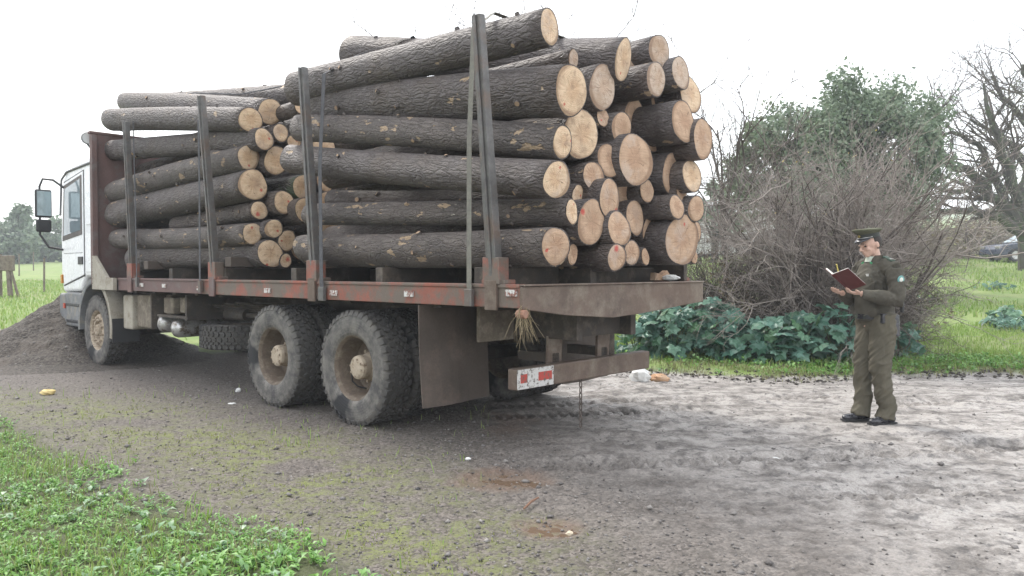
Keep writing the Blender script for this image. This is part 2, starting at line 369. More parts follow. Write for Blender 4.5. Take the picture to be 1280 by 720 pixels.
def ground():
    fa = np.radians(np.arange(-43, 43.01, .125)); ca = np.radians(np.concatenate([np.arange(45, 180, 5.), np.arange(180, 316, 5.)]))
    ang = np.concatenate([fa, ca])
    rr = [0.0]; r = .25
    while r < 900:
        rr.append(r); r *= 1.06 if r < 2.3 else (1.0062 if r < 15 else (1.02 if r < 60 else 1.08))
    rr = np.array(rr[1:]); nA, nR = len(ang), len(rr)
    A, R_ = np.meshgrid(ang, rr); x = R_*np.sin(A); y = R_*np.cos(A); z = height(x, y)
    V = np.stack([x, y, z], -1).reshape(-1, 3); V = np.concatenate([V, [[0, 0, float(height(0., 0.))]]])
    i = np.arange(nR-1)[:, None]*nA; j = np.arange(nA)[None, :]; j2 = (j+1) % nA
    Fq = np.stack([i+j, i+j2, i+nA+j2, i+nA+j], -1).reshape(-1, 4)[:, ::-1]
    o = npmesh('ground', V, Fq, None, smooth=True, k=4)
    x = V[:, 0]; y = V[:, 1]
    we = -sd_poly(x, y, WE)+.5*(fbm(x*1.7, y*1.7, 4, 61)-.5)
    weeds = sst(-.1, .25, we)*(y < 9)
    mo = np.exp(-(sd_poly(x, y, MO)/.75)**2)*sst(12, 8, y)*sst(.35, .62, fbm(x*1.3, y*1.3, 4, 71)+.12)
    ed = sst(-.15, .25, y-edge_y(x)+.5*(fbm(x*3, y*3, 3, 81)-.5))*sst(-.6, .4, x+.6)
    silt = sst(-.5, 2.0, x+.32*(y-5.5)+1.2*(fbm(x*.9, y*.9, 4, 91)-.5)-.2)
    red = np.maximum(sst(1., .45, np.hypot((x+.12)/.45, (y-5.06)/.42)+.7*(fbm(x*5, y*5, 3, 95)-.5)), sst(1., .5, np.hypot((x-.2)/.28, (y-4.1)/.2)+.7*(fbm(x*6, y*6, 3, 96)-.5)))
    red = np.maximum(red, .6*sst(.62, .75, fbm(x*1.2+9, y*1.2, 4, 99))*sst(1.4, .3, np.abs(x)))
    far = sst(10.8, 12, y+np.minimum(0, -(x+6.5))*.9)*(x < 1); path = sst(.9, .5, np.abs((y-15.2)-.1*(x+7))/2.4+.3*(fbm(x, y, 3, 97)-.5))*sst(-6.5, -8.5, x)
    grass = np.clip(np.maximum(ed, far*(1-path)), 0, 1)
    under = sst(1.7, .3, np.abs(sd_poly(x, y, [(-1.5+.6, 6.2), (-6.6, 12.)]))) 
    for nm, arr in (('m1', (weeds, mo, silt)), ('m2', (red, grass, path)), ):
        a = o.data.color_attributes.new(nm, 'FLOAT_COLOR', 'POINT')
        c = np.ones((len(V), 4), np.float32)
        for k in range(3): c[:, k] = arr[k]
        a.data.foreach_set('color', c.ravel())
    m = NB('wet_gravel_and_mud'); p = m.geo()
    def att(n):
        a = m.n('ShaderNodeAttribute', attribute_name=n); s = m.n('ShaderNodeSeparateColor', {0: a.outputs[0]}); return s.outputs
    a1, a2 = att('m1'), att('m2')
    n1 = m.noise(1.3, 6, p); n2 = m.noise(9, 6, p, .7); n3 = m.noise(70, 5, p, .7)
    vs = m.vor(58, p); vcol = m.n('ShaderNodeSeparateColor', {0: vs.outputs['Color']}).outputs[0]
    st = m.n('ShaderNodeMapping', {'Vector': p, 'Rotation': (0, 0, .16), 'Scale': (1.0, 1.5, 1)}).outputs[0]; streak = m.noise(2.6, 9, st, .72)
    grav = m.mix(m.ramp(vcol, [(.1, 0.), (.9, 1.)]), (.058, .048, .041), (.2, .174, .154))
    grav = m.mix(m.ramp(n2, [(.35, 0.), (.65, .7)]), grav, (.085, .074, .066))
    mud = m.mix(m.ramp(streak, [(.36, 0.), (.56, 1.)]), (.11, .098, .088), (.37, .343, .318))
    mud = m.mix(m.ramp(n2, [(.5, 0.), (.64, .8)]), mud, (.075, .07, .068))
    mud = m.mix(.5, mud, m.ramp(n3, [(.3, .25), (.7, .75)]), 'OVERLAY')
    c = m.mix(a1[2], grav, mud)
    rd = m.mix(m.ramp(n2, [(.3, 0.), (.7, 1.)]), (.17, .105, .07), (.13, .085, .062))
    c = m.mix(m.math('MULTIPLY', a2[0], .6), c, rd)
    mf = m.math('MULTIPLY', a1[1], m.ramp(m.math('ADD', m.math('MULTIPLY', n2, .6), m.math('MULTIPLY', n3, .4)), [(.45, 0.), (.58, .88)]))
    c = m.mix(mf, c, m.mix(n3, (.125, .15, .042), (.22, .245, .07)))
    c = m.mix(m.math('MULTIPLY', a1[0], .9), c, m.mix(n2, (.045, .055, .02), (.09, .11, .035)))
    gf = m.mix(m.ramp(n1, [(.35, 0.), (.65, 1.)]), (.13, .2, .05), (.21, .26, .09))
    gf = m.mix(m.ramp(m.noise(.35, 5, p), [(.5, 0.), (.68, .7)]), gf, (.22, .21, .12))
    gf = m.mix(.5, gf, m.ramp(n3, [(.3, .3), (.7, .7)]), 'OVERLAY')
    c = m.mix(a2[1], c, gf)
    c = m.mix(m.math('MULTIPLY', a2[2], .85), c, m.mix(n2, (.24, .225, .17), (.19, .2, .12)))
    wet = m.math('MULTIPLY', m.ramp(streak, [(.45, 0.), (.62, 1.)]), a1[2])
    ro = m.math('SUBTRACT', .8, m.math('MULTIPLY', wet, .42)); ro = m.math('SUBTRACT', ro, m.math('MULTIPLY', a2[0], .35))
    ng = m.math('SUBTRACT', 1., a2[1]); ro = m.mix(a2[1], ro, (.95, .95, .95))
    hh = m.math('ADD', m.math('MULTIPLY', m.math('SUBTRACT', 1., vs.outputs[0]), .5), m.math('ADD', n3, m.math('MULTIPLY', n2, 1.2)))
    m.out(c, ro, m.bump(hh, .8, .014), 0, .4)
    o.data.materials.append(m.m); tag(o, kind='structure')
ground()

# ------------------------------------------------------------------ the truck
truck = empty('log_truck', M=TM, label='white cab flatbed truck with a rusty red deck, loaded with pine logs', cat='truck')
T = truck
REAR = -2.06
# deck: side rails in sections, floor, cross bearers
for a, b, mt in ((REAR, .52, M_rail), (.535, 2.95, M_rail), (2.965, 5.0, M_head), (5.015, 5.5, M_head)):
    for x0, x1 in ((0, .075), (2.525, 2.6)):
        mb = MB().box(x0, x1, a, b, 1.13, 1.30)
        mb.box(x0+(-.012 if x0 < 1 else .0), x1+(.0 if x0 < 1 else .012), a, b, 1.275, 1.303)
        mb.build('side_rail', mt, T, .006)
MB().box(.075, 2.525, REAR+.03, 6.1, 1.235, 1.29).build('deck_floor', M_chassis, T)
for k in range(13):
    y = REAR+.35+k*.62; mb = MB(); mb.box(.075, 2.525, y-.035, y+.035, 1.10, 1.235); mb.box(.075, 2.525, y-.05, y+.05, 1.10, 1.112)
    mb.build('cross_bearer', M_chassis, T)
# rear plate with the belly in its lower edge, and its lip
poly = [(-.005, 1.285), (-.005, 1.125), (.5, 1.06), (1.1, 1.015), (1.5, 1.03), (2.605, 1.105), (2.605, 1.30)]
rp_ = MB().prism(poly, 'y', REAR-.03, REAR); rp_.box(-.005, 2.605, REAR-.045, REAR+.06, 1.288, 1.302); rp_.build('rear_plate', M_rust, T, .006)
mb = MB().tube([(.0, REAR+.02, 1.09), (.0, REAR-.06, 1.09)], .032, 12); mb.build('side_lamp', worn('faded_orange_lamp', (.32, .16, .1), (.25, .15, .11), 20), T, .005)
# reflective stickers along the rail
M_stick = worn('peeling_reflective_sticker', (.62, .62, .6), (.5, .48, .46), 20, .45, .1, .001, dirt=(.2, .08, .06), dsc=25, dlo=.48, dhi=.56)
for px, py in ((335, 363), (512, 367), (640, 366), (418, 366), (250, 360), (206, 357), (178, 356)):
    p, _ = cast(px, py, l=-.0)
    MB().box(-.0145, -.002, p.y-.055, p.y+.055, p.z-.025, p.z+.022).build('sticker', M_stick, T)
# bolster beams under the logs
for y in (-1.55, -.3, 1.1, 2.6, 4.0, 5.4):
    MB().box(.09, 2.51, y-.05, y+.05, 1.29, 1.43).build('bolster', M_chassis, T, .008)
for px, py in ((185, 331), (288, 327)):
    p, _ = cast(px, py, l=.06); MB().box(.03, .4, p.y-.07, p.y+.07, p.z-.06, p.z+.05).build('wooden_wedge', M_flap, T, .008)
MB().box(2.50, 2.56, REAR+.12, 6.1, 1.304, 1.50).build('gap_blocker_board', M_chassis, T, .006); MB().box(1.0, 1.08, REAR+.12, 6.1, 1.29, 1.425).build('gap_blocker_board', M_chassis, T, .006)  # added boards that block the daylight showing through under the logs
# stakes
STK = [(-1.79, -.15, -1.79, 3.24), (.60, -.05, .68, 3.33), (2.65, -.12, 2.65, 3.36), (5.04, -.04, 5.04, 3.40)]
for t, lt, tt, zt in STK:
    for side in (0, 1):
        x0 = .03 if not side else 2.57; x1 = lt if not side else 2.6-lt
        a = Vector((x0, t, 1.30)); b = Vector((x1, tt, zt)); d = b-a
        mb = MB(); n = d.normalized(); ex = Vector((1, 0, 0)); ey = n.cross(ex).normalized(); ex = ey.cross(n)
        def ring(p, w, h): return [p+ex*sx*w/2+ey*sy*h/2 for sx, sy in ((-1, -1), (1, -1), (1, 1), (-1, 1))]
        vs = ring(a, .075, .10)+ring(b, .06, .082); mb.add(vs, [(3, 2, 1, 0), (4, 5, 6, 7)]+[(i, (i+1) % 4, (i+1) % 4+4, i+4) for i in range(4)])
        w = ex*(-.043 if not side else .043)
        vs = [p+w for p in ring(a, .012, .03)+ring(b, .012, .022)]; mb.add(vs, [(3, 2, 1, 0), (4, 5, 6, 7)]+[(i, (i+1) % 4, (i+1) % 4+4, i+4) for i in range(4)])
        st = mb.build('stake', M_stake, T, .004)
        sl = MB(); sl.box(x0-.055, x0+.055, t-.085, t+.085, 1.302, 1.50, ); sl.box(x0-.03, x0+.09, t-.12, t+.12, 1.302, 1.335)
        sl.build('stake_socket', M_rail, T, .006)
        MB().box(x0-.058 if not side else x0+.04, x0-.035 if not side else x0+.063, t-.06, t+.06, 1.11, 1.33).build('socket_plate', M_head if t > 1 else M_rust, T, .004)
# headboard
hb = MB().box(-.06, 2.66, 6.33, 6.39, 1.2, 3.42)
for x in (.35, 1.3, 2.25): hb.box(x-.04, x+.04, 6.395, 6.44, 1.2, 3.40)
hb.box(-.075, 2.675, 6.315, 6.41, 3.40, 3.44)
hb.build('headboard', M_head, T, .008)
for x in (-.05, 2.61):
    MB().box(x-.02, x+.055, 6.26, 6.328, 1.15, 3.38).build('headboard_post', M_head, T, .006)
    MB().prism([(5.5, 1.13), (6.32, 1.13), (6.32, 1.62), (6.24, 1.62), (5.75, 1.302), (5.5, 1.302)], 'x', x-.02, x+.03).build('gusset_plate', M_beige, T, .004)
# cab ------------------------------------------------------------
side = [(6.52, 1.30), (6.98, 1.30), (7.2, 1.08), (8.04, 1.05), (8.12, 1.35), (8.12, 1.95), (8.02, 2.84), (7.78, 3.04), (7.0, 3.16), (6.62, 3.12), (6.52, 2.95)]
cab = MB().prism(side, 'x', .06, 2.54).build('cab_shell', M_white, T, .06, seg=4, smooth=False)
M_or_l = worn('amber_lens', (.6, .25, .04), (.5, .2, .03), 9, .3)
M_gl = NB('cab_window_glass'); _c = M_gl.mix(M_gl.noise(2.5, 3), (.12, .16, .18), (.3, .36, .39)); M_gl = M_gl.out(_c, .06, None, 0, .7)  # pale mottled base colour stands in for sky reflected in the panes
for x, sg in ((.06, -1), (2.54, 1)):
    def bx(y0, y1, z0, z1, d0, d1): 
        a, b = x+sg*d0, x+sg*d1; return MB().box(min(a, b), max(a, b), y0, y1, z0, z1)
    door = MB().prism([(7.02, 1.34), (7.95, 1.17), (8.04, 1.95), (7.92, 2.81), (7.02, 2.93)], 'x', min(x, x+sg*.014), max(x, x+sg*.014)).build('door', M_white, T, .01)
    MB().prism([(7.0, 1.32), (7.97, 1.15), (8.06, 1.95), (7.94, 2.83), (7.0, 2.95)], 'x', min(x, x+sg*.004), max(x, x+sg*.004)).build('door_seal', M_blackp, T)
    bx(6.55, 6.94, 1.38, 1.385, .0, .006).build('panel_seam', M_greyp, T); bx(6.60, 6.92, 2.1, 2.5, .0, .01).build('rear_side_panel', M_white, T, .008)
    bx(8.0, 8.06, 1.2, 1.34, .0, .03).build('side_marker', M_or_l, T, .004)
    MB().prism([(7.07, 1.96), (7.97, 1.88), (7.87, 2.77), (7.07, 2.88)], 'x', min(x+sg*.012, x+sg*.022), max(x+sg*.012, x+sg*.022)).build('window_frame', worn('grey_rubber_seal', (.16, .14, .13), (.1, .095, .09), 9), door, .004)
    MB().prism([(7.12, 2.03), (7.90, 1.96), (7.82, 2.71), (7.12, 2.82)], 'x', min(x+sg*.02, x+sg*.026), max(x+sg*.02, x+sg*.026)).build('window_pane', M_gl, door)
    bx(7.04, 7.24, 1.50, 1.62, .012, .03).build('door_handle', M_blackp, door, .006)
    bx(7.06, 7.92, 1.675, 1.685, .013, .017).build('door_crease', M_greyp, door)
    # drip rail
    MB().tube([(x+sg*.01, 8.09, 2.30), (x+sg*.015, 8.0, 2.87), (x+sg*.015, 7.75, 2.98), (x+sg*.015, 6.6, 3.03)], .017, 6).build('drip_rail', M_greyp, T)
    # mirror arm and mirrors
    X = x+sg*.27
    MB().tube([(x, 7.86, 2.72), (x+sg*.14, 8.0, 2.86), (X, 8.05, 2.87), (X+sg*.04, 8.07, 2.75), (X+sg*.04, 8.07, 1.98), (x+sg*.2, 8.02, 1.78), (x, 7.96, 1.74)], .018, 8).build('mirror_arm', M_blackp, T)
    mh = MB().box(min(X-.12*sg, X+.12*sg), max(X-.12*sg, X+.12*sg), 8.0, 8.07, 2.25, 2.70).build('mirror_housing', M_blackp, T, .03, seg=3)
    MB().box(X-.1, X+.1, 7.992, 7.999, 2.28, 2.67).build('mirror_glass', worn('mirror_glass', (.42, .5, .52), (.36, .44, .46), 2, .1, 0, .001, metal=.8), mh)
    m2 = MB().box(X-.11, X+.11, 7.99, 8.06, 2.02, 2.22).build('wide_mirror', M_blackp, T, .03, seg=3)
MB().box(.2, 2.4, 8.08, 8.13, 2.0, 2.75).build('windscreen', M_gl, T, .02)
MB().box(.15, 2.45, 8.02, 8.22, 2.86, 2.93).build('sun_visor', M_greyp, T, .02)
g = MB()
for k in range(5): g.box(.5, 2.1, 8.1, 8.135, 1.25+k*.11, 1.31+k*.11)
g.build('grille', M_blackp, T, .01)
MB().box(.05, 2.55, 7.86, 8.2, .55, 1.04).build('front_bumper', M_greyp, T, .04, seg=3)
for x in (.35, 2.25): MB().box(x-.17, x+.17, 8.2, 8.215, .72, .95).build('headlight', M_silver, T, .02)
for x0, x1 in ((.04, .5), (2.1, 2.56)):
    MB().box(x0, x1, 7.12, 7.86, .52, 1.06).build('entry_step', M_greyp, T, .03)
    for z in (.58, .84): MB().box(x0-.012, x0+.06, 7.2, 7.8, z, z+.05).build('step_tread', M_blackp, T, .01)
MB().box(.022, .038, 7.86, 7.93, .8, .88).build('side_reflector', worn('red_reflector', (.5, .06, .03), (.4, .05, .03), 9, .3), T)
# mudguards round the front wheels
for x0, x1 in ((-.015, .36), (2.24, 2.615)):
    for nm, a0, a1, mt in (('front_mudguard', -5, 92, M_greyp), ('rear_mudguard', 94, 190, M_beige)):
        mb = MB(); N = 14; vs = []
        for k in range(N+1):
            a = math.radians(a0+(a1-a0)*k/N); c, s_ = math.cos(a), math.sin(a)
            for r in (.60, .625):
                for xx in (x0, x1): vs.append((xx, 6.42+c*r*1.02, .56+s_*r*1.08))
            # outer lip
            vs.append((x0-.0, 6.42+c*.68*1.02, .56+s_*.68*1.08)); vs.append((x0+.03, 6.42+c*.68*1.02, .56+s_*.68*1.08))
        fs = []
        for k in range(N):
            a, b = k*6, (k+1)*6
            fs += [(a, b, b+1, a+1), (a+3, b+3, b+2, a+2), (a+2, b+2, b, a), (a+1, b+1, b+3, a+3), (a, b, b+4, a+4), (a+4, b+4, b+5, a+5), (a+5, b+5, b+3, a+3)]
        mb.add(vs, fs); mb.build(nm, mt, T)
    MB().box(x0+.01, x1, 5.72, 5.745, .38, .72).build('front_mudflap', M_blackp, T)
# chassis, tanks, axles
for x in (.87, 1.65): MB().box(x, x+.08, -1.9, 7.9, .83, 1.095).build('chassis_rail', M_chassis, T, .006)
MB().box(.95, 1.65, -1.78, -1.70, .84, 1.09).build('rear_crossmember', M_chassis, T)
MB().box(.45, .87, -1.2, -1.16, .80, 1.12).build('rear_wing_plate', M_mudsteel, T, .004)
MB().box(1.73, 2.2, -1.2, -1.16, .80, 1.12).build('rear_wing_plate', M_mudsteel, T, .004)
MB().box(.10, .62, 5.30, 5.62, .58, 1.06).build('battery_cover', M_beige, T, .03, seg=3)
MB().box(.16, .75, 4.72, 5.28, .62, 1.07).build('battery_box', M_mudsteel, T, .02)
mb = MB(); mb.box(.18, .7, 4.15, 4.45, .84, 1.05); mb.box(.22, .7, 3.75, 4.05, .86, 1.06); mb.box(.3, .7, 4.5, 4.66, .8, 1.08); mb.build('valve_housing', M_mudsteel, T, .02)
mb = MB(); mb.box(.12, .2, 3.6, 4.5, .80, .83); mb.box(.12, .8, 3.62, 3.66, .78, 1.1); mb.box(.12, .8, 4.68, 4.71, .62, 1.1); mb.build('tank_bracket', M_chassis, T)
for y, z, x0 in ((4.52, .70, .14), (4.05, .66, .12)):
    pr = [(0, 0), (.06, .01), (.1, .035), (.118, .08), (.118, .62), (.1, .66), (0, .68)]
    MB().lathe([(r, h) for r, h in pr], 24, Matrix.Translation((x0, y, z))).build('air_tank', M_silver, T, smooth=True)
mb = MB()
for k in range(5): mb.tube([(.5+.05*k, 4.6-.5*k, .9), (.45, 3.9-.3*k, .95+.02*k), (.6, 2.6, .9+.03*k), (.8, 1.9, 1.0)], .012, 5)
mb.tube([(.55, 3.4, .86), (.55, 2.9, .86)], .075, 14); mb.tube([(.55, 2.9, .86), (.55, 2.5, .86)], .03, 8)
mb.tube([(.6, 2.5, .84), (.6, 2.15, .9)], .085, 12)
mb.build('air_lines', M_chassis, T)
MB().tube([(1.3, 6.4, .75), (1.3, 3.6, .72), (1.3, 1.4, .6)], .06, 12).build('drive_shaft', M_chassis, T)
MB().box(.9, 1.7, 5.8, 7.7, .5, 1.0).build('engine_block', M_chassis, T, .05)
for y, z in ((0, .525), (1.4, .525), (6.42, .5)):
    ax = MB().tube([(.35, y, z), (2.25, y, z)], .075, 12)
    if y < 3: ax.ell((1.3, y, z), (.24, .27, .25))
    ax.build('axle', M_chassis, T, smooth=True)
for x in (.76, 1.84):
    mb = MB()
    for k in range(7): mb.box(x-.045, x+.045, .7-1.05+.1*k, .7+1.05-.1*k, .78-.022*k, .80-.022*k)
    mb.build('leaf_spring', M_chassis, T)
    mb = MB()
    for k in range(4): mb.box(x-.04, x+.04, 6.42-.9+.15*k, 6.42+.9-.15*k, .68-.022*k, .70-.022*k)
    mb.build('leaf_spring', M_chassis, T)
# rear under-run bumper with its red and white panel
pB0, _ = cast(646, 487, t=-1.72); pB1, _ = cast(812, 462, t=-1.72)
bl, br = pB0.x, pB1.x
bump_ = MB().prism([(bl, .46), (bl, .628), (br, .628), (br, .46)], 'y', -1.72, -1.62).build('rear_bumper', M_rust, T, .012)
def panelmat():
    m = NB('red_white_board'); p = m.obj(); s = m.n('ShaderNodeSeparateXYZ', {0: p}); x = s.outputs[0]
    f1 = m.math('MULTIPLY', m.math('GREATER_THAN', x, bl+.035), m.math('LESS_THAN', x, bl+.115))
    f2 = m.math('MULTIPLY', m.math('GREATER_THAN', x, bl+.25), m.math('LESS_THAN', x, bl+.42))
    zz = m.math('MULTIPLY', m.math('GREATER_THAN', s.outputs[2], .515), m.math('LESS_THAN', s.outputs[2], .585))
    f = m.math('MULTIPLY', m.math('MAXIMUM', f1, f2), zz)
    c = m.mix(f, (.55, .54, .52), (.42, .06, .045)); c = m.mix(m.ramp(m.noise(34, 6, ro=.7), [(.52, 0.), (.6, 1.)]), c, (.12, .1, .085))
    return m.out(c, .6)
MB().box(bl+.003, bl+.44, -1.728, -1.7205, .468, .622).build('warning_board', panelmat(), T)
for x in (.92, 1.62):
    MB().prism([(x-.06, .6), (x+.12, .6), (x+.16, 1.1), (x-.04, 1.1)], 'y', -1.60, -1.57).build('bumper_bracket', M_rust, T, .004)
    MB().box(x, x+.09, -1.60, -1.2, .62, .70).build('bumper_arm', M_chassis, T)
# drooping light plate right of centre
pc, _ = cast(766, 392, t=-1.5)
pts = [(pc.x-.2, pc.z+.13), (pc.x+.22, pc.z+.13), (pc.x+.22, pc.z-.07)]+[(pc.x+.22-.42*k/8, pc.z-.07-.11*math.sin(math.pi*k/8)) for k in range(1, 8)]+[(pc.x-.2, pc.z-.07)]
MB().prism(pts, 'y', -1.55, -1.515).build('lamp_plate', M_rust, T, .008)
MB().box(pc.x-.05, pc.x+.03, -1.5, -1.42, .5, 1.1).build('lamp_plate_arm', M_chassis, T)
# mudflaps behind the rear wheels
for x0, x1 in ((0., .80), (1.8, 2.6)):
    mb = MB(); N = 8; vs = []
    for i in range(N+1):
        for j in range(7):
            u, v = i/N, j/6; yy = -.95-.03*v*math.sin(u*5)-.05*v*v
            vs.append((x0+(x1-x0)*u, yy, 1.12-.84*v))
    n = len(vs); vs += [(a, b+.012, c) for a, b, c in vs]; fs = []
    for i in range(N):
        for j in range(6):
            a = i*7+j; fs += [(a, a+1, a+8, a+7), (a+n, a+7+n, a+8+n, a+1+n)]
    rim_ = [i*7 for i in range(N+1)]+[N*7+j for j in range(1, 7)]+[i*7+6 for i in range(N-1, -1, -1)]+[j for j in range(5, 0, -1)]
    for a, b in zip(rim_, rim_[1:]+rim_[:1]): fs.append((a, b, b+n, a+n))
    mb.add(vs, fs); mb.build('mudflap', M_flap, T, smooth=False)
# chain hanging from the bumper
pch, _ = cast(727, 478, t=-1.68)
ch = empty('hanging_chain', (0, 0, 0)); ch.parent = T
for k in range(9):
    z = .46-.05*k; mb = MB(); R2 = Matrix.Translation((pch.x, -1.67, z)) @ Matrix.Rotation(math.pi/2*(k % 2), 4, 'Z')
    pts = [R2 @ Vector((.013*math.cos(a), 0, .03*math.sin(a))) for a in [2*math.pi*i/10 for i in range(11)]]
    mb.tube(pts, .0055, 5, False); mb.build('chain_link', M_chain, ch)
# wheels ---------------------------------------------------------------
def tyre_mesh():
    mb = MB(); R = .525
    prof = [(.292, -.11), (.30, -.135), (.34, -.148), (.40, -.152), (.455, -.147), (.49, -.139), (.505, -.125), (.508, 0), (.505, .125), (.49, .139), (.455, .147), (.40, .152), (.34, .148), (.30, .135), (.292, .11)]
    mb.lathe(prof, 72, close=True)
    N = 42
    for row, (x, w, off) in enumerate(((-.108, .054, 0), (-.043, .056, .5), (.022, .05, 0), (.043+.022, .03, .5), (.108, .05, 0))):
        for k in range(N):
            a = 2*math.pi*(k+off)/N; da = 2*math.pi/N*.39; vs = []
            sk_ = .35*da
            outl = [(-w/2, -.55), (0, -1), (w/2, -.55), (w/2, .55), (0, 1), (-w/2, .55)]
            for r, sc in ((.500, 1.06), (.526, .93)):
                for ux, ua in outl:
                    t = a+ua*da*sc; vs.append((x+ux*sc, r*math.cos(t), r*math.sin(t)))
            fs = [tuple(range(6, 12))]+[(i, (i+1) % 6, (i+1) % 6+6, i+6) for i in range(6)]
            mb.add(vs, fs)
    for sx in (-1, 1):
        for k in range(N):      # shoulder lugs
            a = 2*math.pi*k/N; da = 2*math.pi/N*.3; vs = []
            for x, r in ((.13, .523), (.150, .478)):
                for ua in (-1, 1): vs.append((sx*x, r*math.cos(a+ua*da), r*math.sin(a+ua*da)))
            for x, r in ((.12, .50), (.140, .468)):
                for ua in (-1, 1): vs.append((sx*x, r*math.cos(a+ua*da*1.3), r*math.sin(a+ua*da*1.3)))
            mb.add(vs, [(0, 1, 3, 2), (0, 2, 6, 4), (1, 5, 7, 3), (2, 3, 7, 6), (0, 4, 5, 1)])
    return mb
TY = None
def make_wheel(kind):
    """kind: 'dish' (outer of a dual pair, dish faces -x), 'plain' (inner), 'front' (flange faces -x)"""
    global TY
    w = empty('wheel' if kind != 'spare' else 'spare_wheel')
    if TY is None:
        t_ = tyre_mesh().build('tyre', M_tyre, w); TY = t_.data
        TY.polygons.foreach_set('use_smooth', [i < 72*15 for i in range(len(TY.polygons))])
    else: link('tyre', TY, w)
    if kind == 'front': pr = [(.30, -.13), (.292, -.125), (.275, -.10), (.262, -.05), (.25, -.06), (.235, -.10), (.15, -.115), (.145, -.07), (.0, -.07)]
    elif kind == 'dish': pr = [(.30, -.13), (.292, -.128), (.272, -.10), (.262, -.02), (.25, .09), (.225, .115), (.13, .12), (.125, .12), (0, .12)]
    else: pr = [(.30, -.13), (.292, -.12), (.262, -.08), (.25, .1), (.2, .12), (0, .12)]
    pr2 = pr+[(0, .13), (.262, .125), (.29, .13)]
    MB().lathe(pr2, 48, close=True).build('rim', M_rim if kind != 'front' else M_hub, w, smooth=False)
    if kind == 'dish':
        hubp = [(0, -.105), (.05, -.105), (.085, -.098), (.105, -.085), (.112, -.06), (.11, .0), (.135, .06), (.14, .12), (0, .12)]
        h = MB().lathe(hubp, 28).build('hub', M_hub, w, smooth=False)
        mb = MB()
        for k in range(8):
            a = k*math.pi/4; mb.tube([(-.108, .078*math.cos(a), .078*math.sin(a)), (-.085, .078*math.cos(a), .078*math.sin(a))], .010, 6)
        for k in range(10):
            a = k*math.pi/5; mb.tube([(.085, .17*math.cos(a), .17*math.sin(a)), (.12, .17*math.cos(a), .17*math.sin(a))], .016, 6)
        mb.build('bolts', M_hub, h)
        MB().tube([(-.06, .1, -.10), (-.03, .12, -.17), (.02, .1, -.22), (.1, .06, -.24)], .007, 6).build('valve_hose', M_blackp, w)
    if kind == 'front':
        hubp = [(0, -.15), (.06, -.148), (.082, -.135), (.088, -.10), (.09, -.05), (0, -.05)]
        h = MB().lathe(hubp, 28).build('hub', M_hub, w)
        mb = MB()
        for k in range(10):
            a = k*math.pi/5; mb.tube([(-.15, .185*math.cos(a), .185*math.sin(a)), (-.10, .185*math.cos(a), .185*math.sin(a))], .018, 6)
        for k in range(8):
            a = k*math.pi/4; mb.tube([(-.155, .06*math.cos(a), .06*math.sin(a)), (-.14, .06*math.cos(a), .06*math.sin(a))], .01, 6)
        mb.build('bolts', M_hub, h)
    return w
protos = {k: make_wheel(k) for k in ('dish', 'plain', 'front')}
used = set()
def put_wheel(kind, x, y, flip=False, rot=0., z=.52):
    w = protos[kind] if kind not in used else copy_tree(protos[kind]); used.add(kind); w.parent = T
    w.matrix_local = Matrix.Translation((x, y, z)) @ Matrix.Rotation(math.pi if flip else 0, 4, 'Z') @ Matrix.Rotation(rot, 4, 'X'); return w
for y, rot in ((0, .2), (1.4, 1.3)):
    put_wheel('dish', .155, y, False, rot); put_wheel('plain', .50, y, True, rot+.1)
    put_wheel('plain', 2.10, y, False, rot+.1); put_wheel('dish', 2.445, y, True, rot)
put_wheel('front', .155, 6.42, False, .3); put_wheel('front', 2.445, 6.42, True, .4)
spare = copy_tree(protos['plain']); spare.name = 'spare_wheel'; spare.parent = T
spare.matrix_local = Matrix.Translation((.66, 3.2, .60)) @ Matrix.Rotation(math.pi/2, 4, 'Y')
# work lamp on the headboard corner
pl_, _ = cast(109, 173, t=6.5)
wl = empty('work_lamp'); wl.parent = T
MB().lathe([(0, -.05), (.05, -.045), (.085, -.01), (.09, .03), (.085, .045)], 20, Matrix.Translation((pl_.x, pl_.y, pl_.z)) @ Matrix.Rotation(-math.pi/2, 4, 'Z')).build('lamp_housing', M_greyp, wl, smooth=True)
MB().lathe([(0, .03), (.082, .036)], 20, Matrix.Translation((pl_.x, pl_.y-.0, pl_.z)) @ Matrix.Rotation(-math.pi/2, 4, 'Z')).build('lamp_glass', worn('lamp_lens', (.7, .72, .72), (.6, .62, .62), 20, .2, 0, .001), wl)
MB().tube([(pl_.x, pl_.y, pl_.z-.08), (pl_.x+.02, pl_.y-.1, pl_.z-.16), (.1, 6.42, pl_.z-.18)], .014, 6).build('lamp_bracket', M_blackp, wl)

